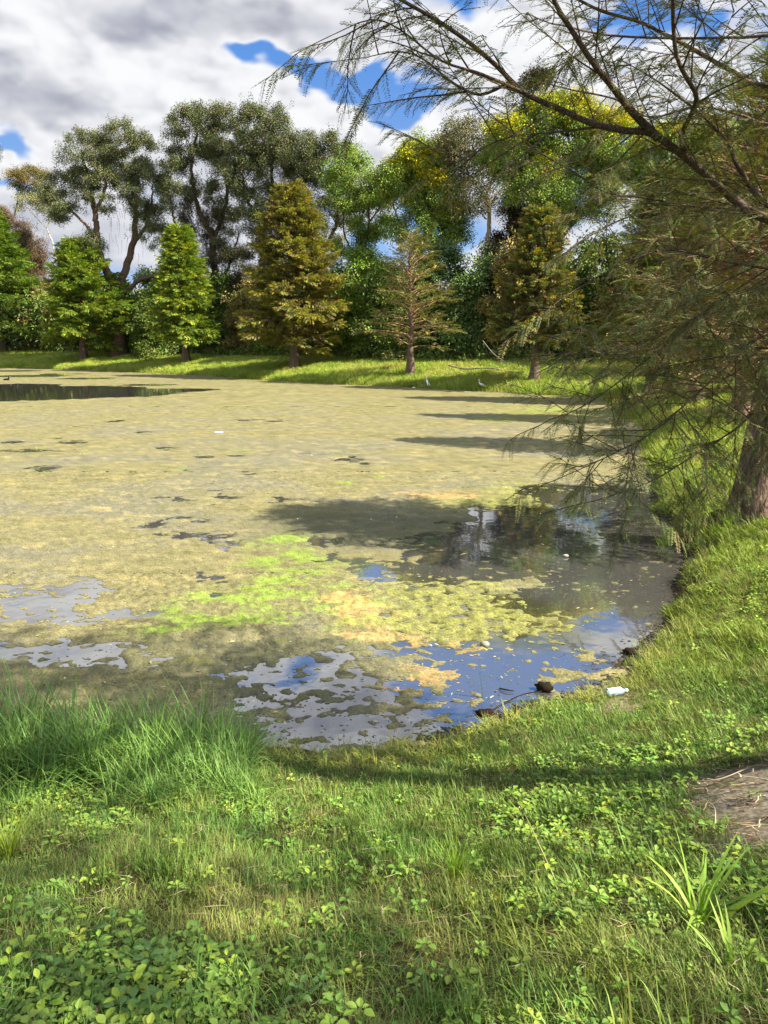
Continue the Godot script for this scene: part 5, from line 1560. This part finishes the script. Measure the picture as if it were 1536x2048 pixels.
func make_scraps() -> void:
	rng.seed = 545
	var clod := Geo.new()
	clod.ball(Vector3.ZERO, V(1, 0.4, 0.8), 8, 11, Color.WHITE, 1.1, noise_c)
	var mud := Copies3.new()
	for k in 1300:
		var i := rng.randi_range(3, 12)
		var p := shore[i].lerp(shore[i + 1], rng.randf())
		var x := p.x + rf(-0.15, 0.2)
		var z := p.y + rf(-0.15, 0.15)
		var s := rf(0.005, 0.024) * (1.0 + 0.06 * maxf(0.0, -z - 6.0))
		mud.add(Transform3D(Basis(Vector3.UP, rf(0, TAU)).scaled(V(s * rf(0.8, 1.8), s * 0.8, s)), V(x, maxf(ground_at(x, z), -0.01) + s * 0.2, z)), tinted([Color(0.016, 0.013, 0.01), Color(0.028, 0.023, 0.016), Color(0.05, 0.04, 0.028)][rng.randi() % 3], 0.3))
	var wet := material(0.45, 0.5)
	tag(scatter("shore_mud", clod.build(), wet, mud), "crumbs of dark wet mud along the near and right shoreline", "mud", "", "stuff")
	var bit := Geo.new()
	bit.leaf(V(-0.5, 0, 0), Vector3.RIGHT, Vector3.UP, 1.0, 0.32, 0.4, Color.WHITE, 0.1)
	var bits := Copies3.new()
	var litter := Copies3.new()
	for k in 1500:
		var z := -5.2 - 20.0 * pow(rng.randf(), 1.5)
		var x := rf(-0.54, 0.45) * -z
		if shore_distance(x, z) > -0.05:
			continue
		var s := rf(0.02, 0.06) * (1.0 + 0.05 * maxf(0.0, -z - 7.0))
		bits.add(Transform3D(Basis.from_euler(V(rf(-0.2, 0.2), rf(0, TAU), rf(-0.25, 0.25))).scaled(V(s, s, s * rf(0.3, 1.0))), V(x, 0.028, z)), tinted([Color(0.1, 0.08, 0.04), Color(0.3, 0.24, 0.12), Color(0.05, 0.045, 0.03), Color(0.42, 0.4, 0.25), Color(0.2, 0.26, 0.06)][rng.randi() % 5], 0.3))
	for k in 420:
		var x := rf(1.1, 2.7)
		var z := rf(-4.3, -2.5)
		if bare_sand(x, z) < 0.25:
			continue
		var s := rf(0.012, 0.04)
		litter.add(Transform3D(Basis.from_euler(V(rf(-0.4, 0.4), rf(0, TAU), rf(-0.4, 0.4))).scaled(V(s, s, s * rf(0.4, 1.0))), V(x, ground_at(x, z) + 0.008, z)), tinted([Color(0.1, 0.07, 0.045), Color(0.2, 0.14, 0.09), Color(0.33, 0.27, 0.19), Color(0.06, 0.05, 0.04)][rng.randi() % 4], 0.3))
	tag(scatter("leaf_litter", bit.build(), mats.dead, litter), "dead leaves and crumbs of bark lying on the sandy patch", "litter", "", "stuff")
	tag(scatter("floating_leaves", bit.build(), mats.dead, bits), "fallen leaves and needles strewn over the algae", "leaves", "", "stuff")


func blob_soft(x: float, z: float, cx: float, cz: float, rx: float, rz: float) -> float:
	var dx := (x - cx) / rx
	var dz := (z - cz) / rz
	return exp(-dx * dx - dz * dz)


const ORDINALS := ["first", "second", "third", "fourth", "fifth", "sixth", "seventh", "eighth", "ninth", "tenth", "eleventh", "twelfth", "thirteenth", "fourteenth", "fifteenth", "sixteenth", "seventeenth", "eighteenth", "nineteenth", "twentieth", "twenty-first", "twenty-second"]
const PATCHES := ["in the lower left corner", "below the tall lush grass", "beside the sandy patch", "in the leafy band left of the sandy patch", "in the dry grass near the bottom edge"]


func weed_patch(w: Array) -> int:
	if w[0] < -0.4:
		return 0 if w[1] > -3.0 else 1
	if w[0] > 1.1:
		return 2
	return 3 if w[1] < -2.8 else 4


func make_plants() -> void:
	# broad-leaved weeds that one can pick out, each with its leaves
	rng.seed = 560
	var leaf_meshes := []
	for k in 4:
		var g := Geo.new()
		g.leaf(Vector3.ZERO, Vector3.RIGHT, Vector3.UP, 1.0, [0.62, 0.7, 0.55, 0.66][k], 0.28, Color.WHITE, [0.15, 0.3, 0.42, 0.22][k])
		g.tube(PackedVector3Array([V(-0.35, -0.12, 0), V(0.05, 0.0, 0)]), PackedFloat32Array([0.02, 0.016]), 3, Color(0.8, 0.9, 0.9), 0.0, 5, false)
		g.smooth = false
		leaf_meshes.append(g.build())
	var tones := []
	for c in [Color(0.13, 0.25, 0.035), Color(0.18, 0.3, 0.035), Color(0.24, 0.34, 0.035), Color(0.11, 0.21, 0.05)]:
		var m: StandardMaterial3D = mats.weed.duplicate()
		m.albedo_color = Color(c.r, c.g, c.b).linear_to_srgb()
		tones.append(m)
	var places := {}
	for k in WEEDS.size():
		var w: Array = WEEDS[k]
		var patch_of := weed_patch(w)
		var rank := 0
		for o in WEEDS:
			if weed_patch(o) == patch_of and (o[0] < w[0] or (o[0] == w[0] and o[1] < w[1])):
				rank += 1
		var t := thing("broadleaf_weed", "broad-leaved green weed, %s from the left %s" % [ORDINALS[rank], PATCHES[patch_of]], "weed", V(w[0], ground_at(w[0], w[1]), w[1]), "broad-leaved weeds in the near grass")
		var n := 8 + rng.randi() % 5
		var base := rng.randi() % 4
		var stem := Geo.new()
		stem.tube(PackedVector3Array([V(0, -0.01, 0), V(0.004, 0.05, 0.003), V(0.0, 0.1 * w[2], 0.006)]), PackedFloat32Array([0.003, 0.0025, 0.0015]), 5)
		part("stem", stem.build(), tones[3], t)
		for j in n:
			var a := j * 2.4 + rf(-0.3, 0.3)
			var f := (j + 0.5) / n
			var y: float = lerpf(0.03, 0.105 * w[2], f)
			var d := V(cos(a), lerpf(0.05, 0.9, f * f) + rf(-0.1, 0.2), sin(a)).normalized()
			var l: float = lerpf(0.046, 0.022, f) * w[2] * rf(0.8, 1.2)
			part("leaf", leaf_meshes[rng.randi() % 4], tones[(base + (1 if rng.randf() < 0.3 else 0)) % 4], t).transform = Transform3D(facing(d, V(rf(-0.2, 0.2), 1, rf(-0.2, 0.2)), l), V(cos(a), 0, sin(a)) * l * 0.35 + V(0, y, 0))
	# clumps of grass with a look of their own
	clump(V(0.33, 0, -3.07), 70, 0.14, 0.27, 0.005, Color(0.2, 0.34, 0.035), 0.45, "bright green tuft of fine grass in the middle of the foreground", 571)
	clump(V(-1.86, 0, -3.3), 80, 0.14, 0.28, 0.005, Color(0.2, 0.27, 0.025), 0.5, "yellow-green tuft of fine grass at the left edge", 572)
	var coarse := clump(V(1.17, 0, -2.42), 22, 0.18, 0.42, 0.015, Color(0.19, 0.31, 0.045), 0.95, "coarse wide-bladed grass clump at the lower right, by the sandy patch", 573)
	clump(V(1.12, 0, -2.05), 12, 0.14, 0.3, 0.013, Color(0.17, 0.28, 0.05), 1.0, "smaller wide-bladed grass clump below the coarse one at the lower right", 574)
	var big := Geo.new()
	big.blade(Vector3.ZERO, -0.28, 0.44, 0.026, 1.05, 0.35, 8, Color(0.15, 0.24, 0.025), Color(0.18, 0.27, 0.03))
	var bo := part("blade", big.build(), mats.grass, coarse)
	bo.position = V(0.01, 0.03, 0.06)
	bo.set_meta("label", "widest, brightest blade, slanting out to the right")
	var reed := thing("reed_shoot", "thin green shoot standing in the open blue water near the bank", "water plant", V(0.86, -0.03, -6.05))
	for e in [[2.9, 0.34, 0.14, 0.1], [3.3, 0.27, 0.2, 0.15]]:
		var g := Geo.new()
		g.blade(Vector3.ZERO, e[0], e[1], 0.013, e[2], e[3], 5, Color(0.05, 0.14, 0.05))
		part("blade", g.build(), mats.grass, reed)
	# a sapling twig with a few leaf pairs leaning over the grass
	var sp := thing("weed_stalk", "pale bent stalk with two tiers of light green leaves, in the middle of the grass", "weed", V(0.73, ground_at(0.73, -2.78), -2.78))
	var sg := Geo.new()
	sg.tube(PackedVector3Array([V(0.02, 0, 0.06), V(-0.03, 0.09, -0.05), V(-0.09, 0.2, -0.16), V(-0.13, 0.27, -0.22)]), PackedFloat32Array([0.003, 0.0026, 0.002, 0.0012]), 5, Color(0.3, 0.26, 0.12))
	part("stem", sg.build(), mats.straw, sp)
	for j in 11:
		var q := V(-0.03, 0.09, -0.05) if j < 5 else V(-0.12, 0.25, -0.2)
		var a := j * 1.9
		part("leaf", leaf_meshes[j % 4], tones[1 + j % 2], sp).transform = Transform3D(facing(V(cos(a), rf(0, 0.6), sin(a)), Vector3.UP, rf(0.026, 0.045)), q + V(cos(a) * 0.012, rf(-0.01, 0.02), sin(a) * 0.012))


func clump(at: Vector3, count: int, low: float, high: float, width: float, col: Color, lean: float, label: String, seed_: int) -> Node3D:
	rng.seed = seed_
	at.y = ground_at(at.x, at.z)
	var t := thing("grass_clump", label, "grass clump", at)
	for k in count:
		var g := Geo.new()
		var c := tinted(col, 0.25)
		var a := rf(0, TAU)
		g.blade(V(cos(a), 0, sin(a)) * 0.035 * rng.randf() + V(0, -0.01, 0), a + rf(-0.5, 0.5), rf(low, high), width * rf(0.8, 1.25), rf(0.05, lean), rf(0.2, 1.2), 6, c)
		part("blade", g.build(), mats.grass, t)
	return t


# ---------------------------------------------------------------- birds and small things
func loft(path: Array, sides := 10) -> ArrayMesh:   # [x, y, half-width, half-height] along x: a body from tail to bill in one skin
	var g := Geo.new()
	g.smooth = true
	for k in path.size():
		var e: Array = path[k]
		var before: Array = path[maxi(k - 1, 0)]
		var after: Array = path[mini(k + 1, path.size() - 1)]
		var t := V(after[0] - before[0], after[1] - before[1], 0).normalized()
		var up := V(-t.y, t.x, 0)
		for s in sides:
			var a := TAU * s / sides
			var d: Vector3 = up * sin(a) * e[3] + V(0, 0, 1) * cos(a) * e[2]
			g.vert(V(e[0], e[1], 0) + d, e[4] if e.size() > 4 else Color.WHITE, d.normalized() if d.length() > 0.0 else t)
	for k in path.size() - 1:
		for s in sides:
			var a := k * sides + s
			var b := k * sides + (s + 1) % sides
			g.quad(a, b, b + sides, a + sides)
	return g.build()


func wading_bird(at: Vector3, turn: float, upright: bool, label: String) -> void:
	var t := thing("egret", label, "bird", at, "white egrets at the far water's edge")
	t.rotation.y = turn
	var white := Color(0.85, 0.85, 0.83)
	var yellow := Color(0.55, 0.38, 0.06)
	var m := material(0.7, 0.3)
	var body: Array
	if upright:
		body = [[-0.17, 0.22, 0.012, 0.006, white], [-0.1, 0.28, 0.05, 0.045, white], [-0.03, 0.35, 0.07, 0.075, white], [0.03, 0.42, 0.06, 0.065, white], [0.07, 0.49, 0.03, 0.032, white], [0.075, 0.56, 0.018, 0.02, white], [0.06, 0.62, 0.016, 0.018, white], [0.08, 0.68, 0.018, 0.02, white], [0.11, 0.7, 0.022, 0.025, white], [0.14, 0.695, 0.012, 0.012, white], [0.15, 0.692, 0.008, 0.009, yellow], [0.23, 0.675, 0.001, 0.002, yellow]]
	else:
		body = [[-0.3, 0.2, 0.02, 0.008, white], [-0.2, 0.25, 0.06, 0.04, white], [-0.08, 0.31, 0.09, 0.08, white], [0.05, 0.37, 0.085, 0.085, white], [0.12, 0.42, 0.045, 0.045, white], [0.15, 0.48, 0.024, 0.024, white], [0.13, 0.54, 0.02, 0.02, white], [0.11, 0.59, 0.019, 0.02, white], [0.13, 0.635, 0.022, 0.024, white], [0.165, 0.645, 0.024, 0.026, white], [0.195, 0.635, 0.012, 0.013, white], [0.205, 0.632, 0.009, 0.009, yellow], [0.29, 0.6, 0.001, 0.002, yellow]]
	part("body", loft(body), m, t)
	for s in [-1, 1]:
		var w := Geo.new()
		w.ball(V(-0.09, 0.3, s * 0.062), V(0.14, 0.05, 0.022), 6, 10, Color(0.8, 0.8, 0.8), 0.05, noise_a)
		part("wing", w.build(), m, t).rotation.z = 0.35 if not upright else 0.6
		var l := Geo.new()
		l.tube(PackedVector3Array([V(-0.02, 0.3, s * 0.03), V(0.0, 0.16, s * 0.032), V(-0.015, -0.06, s * 0.034)]), PackedFloat32Array([0.012, 0.009, 0.007]), 6, Color(0.04, 0.04, 0.035))
		part("leg", l.build(), m, t)


func lump(called: String, at: Vector3, size: Vector3, col: Color, rough: float, label: String, category: String, group := "") -> void:
	var g := Geo.new()
	g.ball(Vector3.ZERO, size, 12, 16, Color(col.r, col.g, col.b), rough, noise_c)
	var o := part(called, g.build(), mats.dead)
	o.position = at
	tag(o, label, category, group)


func make_small_things() -> void:
	rng.seed = 600
	wading_bird(V(6.05, ground_at(6.05, -47.75), -47.75), PI * 0.97, false, "white egret with dark legs standing sideways at the far water's edge")
	wading_bird(V(2.84, ground_at(2.84, -50.75), -50.75), PI * 0.6, true, "upright slim white egret on the far shore, left of the other one")
	# a dark duck far out on the left
	var duck := thing("duck", "dark duck resting on the algae at the far left of the pond", "duck", V(-29.9, 0.0, -61.0))
	var dark := Color(0.02, 0.02, 0.02)
	part("body", loft([[-0.3, 0.14, 0.01, 0.01, dark], [-0.22, 0.1, 0.08, 0.06, dark], [-0.08, 0.09, 0.13, 0.1, dark], [0.08, 0.1, 0.12, 0.1, dark], [0.16, 0.16, 0.06, 0.07, dark], [0.18, 0.25, 0.04, 0.045, dark], [0.2, 0.31, 0.045, 0.05, dark], [0.25, 0.32, 0.04, 0.042, dark], [0.28, 0.31, 0.02, 0.018, Color(0.3, 0.28, 0.25)], [0.34, 0.3, 0.012, 0.006, Color(0.3, 0.28, 0.25)]]), mats.dead, duck)
	# crushed clear bottle on the bank
	var bottle := thing("plastic_bottle", "crushed clear plastic bottle with a whitish top lying in the grass by the water", "bottle", V(1.98, ground_at(1.98, -5.98) + 0.045, -5.98))
	bottle.rotation = V(0.1, 0.15, 0.06)
	var g := Geo.new()
	g.smooth = true
	var prof := [[-0.085, 0.012], [-0.083, 0.03], [-0.07, 0.036], [-0.04, 0.033], [-0.02, 0.037], [0.01, 0.034], [0.035, 0.037], [0.055, 0.03], [0.07, 0.018], [0.085, 0.013]]
	for k in prof.size():
		for s in 16:
			var a := TAU * s / 16
			var dent := 1.0 + 0.22 * noise_c.get_noise_3d(prof[k][0] * 900.0, cos(a) * 45.0, sin(a) * 45.0)
			g.vert(V(prof[k][0], sin(a) * prof[k][1] * 0.8 * dent, cos(a) * prof[k][1] * 1.15 * dent), Color(0.55, 0.68, 0.72), V(0, sin(a), cos(a)))
	for k in prof.size() - 1:
		for s in 16:
			var a := k * 16 + s
			var b := k * 16 + (s + 1) % 16
			g.quad(a, b, b + 16, a + 16)
	var clear := material(0.18, 0.6)
	clear.transparency = BaseMaterial3D.TRANSPARENCY_ALPHA
	clear.albedo_color = Color(0.8, 0.92, 0.95, 0.55)
	part("shell", g.build(), clear, bottle)
	var label_geo := Geo.new()
	label_geo.smooth = true
	for k in 4:
		for s in 9:
			var a := PI * (0.12 + 0.76 * s / 8.0)
			var x := -0.075 + 0.04 * k
			label_geo.vert(V(x, sin(a) * 0.0325 + 0.002 * noise_c.get_noise_2d(x * 4000.0, a * 60.0), cos(a) * 0.041), Color(0.75, 0.78, 0.78), V(0, sin(a), cos(a)))
	for k in 3:
		for s in 8:
			var a := k * 9 + s
			label_geo.quad(a, a + 1, a + 10, a + 9)
	part("label_wrap", label_geo.build(), material(0.4, 0.4), bottle)
	var cap := Geo.new()
	cap.tube(PackedVector3Array([V(0.084, 0, 0), V(0.1, 0, 0)]), PackedFloat32Array([0.0155, 0.015]), 16, Color(0.75, 0.78, 0.8))
	part("cap", cap.build(), material(0.4, 0.4), bottle)
	# clods and debris along the muddy edge
	lump("mud_clod", V(1.42, 0.03, -6.2), V(0.06, 0.038, 0.05), Color(0.018, 0.013, 0.009), 1.1, "black muddy clod at the water's edge, left of the bottle", "clod")
	lump("mud_clod", V(0.84, 0.01, -5.75), V(0.07, 0.035, 0.05), Color(0.02, 0.015, 0.01), 0.6, "dark clod where the stick meets the water", "clod")
	lump("mud_clod", V(2.42, 0.03, -6.98), V(0.06, 0.04, 0.05), Color(0.02, 0.016, 0.012), 0.6, "small dark clod on the shore, farther right than the bottle", "clod")
	lump("mud_clod", V(0.45, 0.0, -5.42), V(0.03, 0.018, 0.025), Color(0.015, 0.012, 0.01), 0.5, "smallest dark clod, alone in the cloudy reflection near the grass", "clod")
	lump("root_mound", V(5.0, ground_at(5.0, -11.0) + 0.02, -11.0), V(0.22, 0.08, 0.14), Color(0.1, 0.06, 0.04), 0.5, "red-brown root mound in the grass at the left foot of the trunk", "root")
	lump("root_mound", V(4.62, ground_at(4.62, -11.0) + 0.03, -11.0), V(0.2, 0.08, 0.12), Color(0.07, 0.03, 0.02), 0.5, "dark red-brown lump on the bank's lip above the water", "root")
	lump("root_mound", V(5.25, ground_at(5.25, -11.35) + 0.03, -11.35), V(0.22, 0.09, 0.1), Color(0.1, 0.05, 0.03), 0.5, "low brown root curving out behind the trunk's left side", "root")
	for e in [[V(1.02, 0.02, -7.2), V(0.045, 0.03, 0.04), Color(0.2, 0.22, 0.18), "grey stone-like lump on the orange algae"], [V(2.6, 0.02, -10.45), V(0.04, 0.022, 0.035), Color(0.3, 0.3, 0.25), "small pale round float in the shaded water"], [V(-5.55, 0.02, -25.6), V(0.16, 0.03, 0.1), Color(0.75, 0.77, 0.78), "white scrap far out on the tan algae"], [V(2.0, 0.02, -51.1), V(0.12, 0.06, 0.1), Color(0.7, 0.7, 0.66), "white scrap at the far shore, left of the egrets"], [V(5.2, 0.02, -46.9), V(0.3, 0.025, 0.1), Color(0.7, 0.7, 0.64), "thin white scrap lying on the water below the sideways egret"]]:
		lump("floating_scrap", e[0], e[1], e[2], 0.35, e[3], "scrap")
	var husk := Geo.new()
	husk.leaf(Vector3.ZERO, V(0.9, 0.35, 0.2).normalized(), Vector3.UP, 0.13, 0.05, 0.5, Color(0.5, 0.42, 0.22), 0.1)
	var ho := part("dry_leaf", husk.build(), mats.straw)
	ho.position = V(1.08, 0.025, -10.45)
	tag(ho, "curled straw-coloured leaf standing out of the grey algae", "leaf")
	stick("stick", [V(0.86, 0.02, -5.74), V(1.02, 0.05, -5.86), V(1.18, 0.08, -5.95), V(1.34, 0.1, -5.97)], 0.008, 0.004, Color(0.03, 0.022, 0.016), "dark wet stick lying along the muddy edge, between two clods")
	stick("stick", [V(1.02, 0.015, -6.2), V(1.08, 0.02, -6.16), V(1.14, 0.015, -6.15)], 0.009, 0.004, Color(0.02, 0.016, 0.012), "short black stick floating just off the bank")
	stick("dry_straw", [V(1.5, ground_at(1.5, -2.4) + 0.03, -2.4), V(1.56, ground_at(1.56, -2.65) + 0.09, -2.65), V(1.72, ground_at(1.72, -2.9) + 0.12, -2.9), V(1.8, ground_at(1.8, -3.0) + 0.1, -3.0)], 0.004, 0.003, Color(0.4, 0.33, 0.22), "long pale dry straw leaning at the right edge beside the coarse grass clump")
	stick("dry_straw", [V(1.6, ground_at(1.6, -3.25) + 0.03, -3.25), V(1.66, ground_at(1.66, -3.4) + 0.08, -3.4), V(1.64, ground_at(1.64, -3.5) + 0.1, -3.5)], 0.003, 0.002, Color(0.42, 0.36, 0.25), "short pale dry straw standing on the sandy patch")
	stick("dry_straw", [V(1.72, ground_at(1.72, -3.9) + 0.03, -3.9), V(1.85, ground_at(1.85, -3.8) + 0.03, -3.8), V(2.05, ground_at(2.05, -3.86) + 0.02, -3.86)], 0.004, 0.003, Color(0.33, 0.27, 0.18), "pale dry straw lying at the top of the sandy patch")
	# fallen branches on the far bank
	var y := ground_at(4.9, -54.6)
	stick("fallen_branch", [V(4.6, y + 0.5, -55.0), V(5.6, y + 0.28, -54.0), V(7.2, ground_at(7.2, -52.6) + 0.3, -52.6), V(8.3, ground_at(8.3, -51.6) + 0.12, -51.6), V(9.2, ground_at(9.2, -50.6) + 0.15, -50.6)], 0.06, 0.04, Color(0.2, 0.17, 0.14), "long pale fallen branch lying on the far bank beside the brown cypress")
	stick("fallen_branch", [V(7.1, 3.1, -56.0), V(7.9, 2.1, -55.2), V(9.0, ground_at(9.0, -53.4), -53.4)], 0.028, 0.022, Color(0.2, 0.19, 0.17), "thin pale broken branch leaning out of the thicket above the fallen one")


func stick(called: String, raw: Array, r0: float, r1: float, col: Color, label: String) -> void:
	var curve := Curve3D.new()
	for k in raw.size():
		var d: Vector3 = raw[mini(k + 1, raw.size() - 1)] - raw[maxi(k - 1, 0)]
		curve.add_point(raw[k] - raw[0], -d * 0.16, d * 0.16)
	curve.bake_interval = curve.get_baked_length() / 12.0 if raw.size() > 0 else 0.1
	var pts := curve.get_baked_points()
	var rad := PackedFloat32Array()
	for k in pts.size():
		rad.append(lerpf(r0, r1, float(k) / (pts.size() - 1)) * rf(0.85, 1.15))
	var g := Geo.new()
	g.tube(pts, rad, 7, col)
	var o := part(called, g.build(), mats.dead)
	o.position = raw[0]
	tag(o, label, "branch" if called != "dry_straw" else "straw")


func _ready() -> void:
	rng.seed = 20240
	for s in [[noise_a, 5, 4], [noise_b, 23, 4], [noise_c, 71, 3]]:
		s[0].seed = s[1]
		s[0].noise_type = FastNoiseLite.TYPE_SIMPLEX_SMOOTH
		s[0].frequency = 0.02
		s[0].fractal_octaves = s[2]
	var t0 := Time.get_ticks_msec()
	var cam := Camera3D.new()
	cam.name = "camera"
	cam.position = V(0, 3.0, 0)
	cam.rotation_degrees = V(-12.625, 0, 0)
	cam.fov = 68.0
	cam.near = 0.05
	cam.far = 6000.0
	add_child(cam)
	cam.current = true
	var env := Environment.new()
	env.background_mode = Environment.BG_SKY
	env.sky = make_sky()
	env.tonemap_mode = Environment.TONE_MAPPER_LINEAR
	env.tonemap_exposure = EXPOSURE
	env.sdfgi_enabled = true
	env.ssao_enabled = true
	env.ssil_enabled = true
	var we := WorldEnvironment.new()
	we.name = "world_environment"
	we.environment = env
	add_child(we)
	var sun := DirectionalLight3D.new()
	sun.name = "sun"
	sun.light_energy = 1.6
	sun.light_color = Color(1.0, 0.95, 0.86)
	sun.light_angular_distance = 0.7
	sun.shadow_enabled = true
	add_child(sun)
	sun.look_at_from_position(towards_sun * 10.0, Vector3.ZERO, Vector3.UP)
	print("sky ", Time.get_ticks_msec() - t0)
	make_materials()
	survey()
	make_ground()
	print("ground ", Time.get_ticks_msec() - t0)
	make_pond()
	print("pond ", Time.get_ticks_msec() - t0)
	make_far_trees()
	print("far trees ", Time.get_ticks_msec() - t0)
	make_woods()
	print("woods ", Time.get_ticks_msec() - t0)
	make_bank_cypress()
	make_near_tree()
	print("near ", Time.get_ticks_msec() - t0)
	make_grass()
	make_plants()
	make_scraps()
	make_small_things()
	print("done ", Time.get_ticks_msec() - t0)
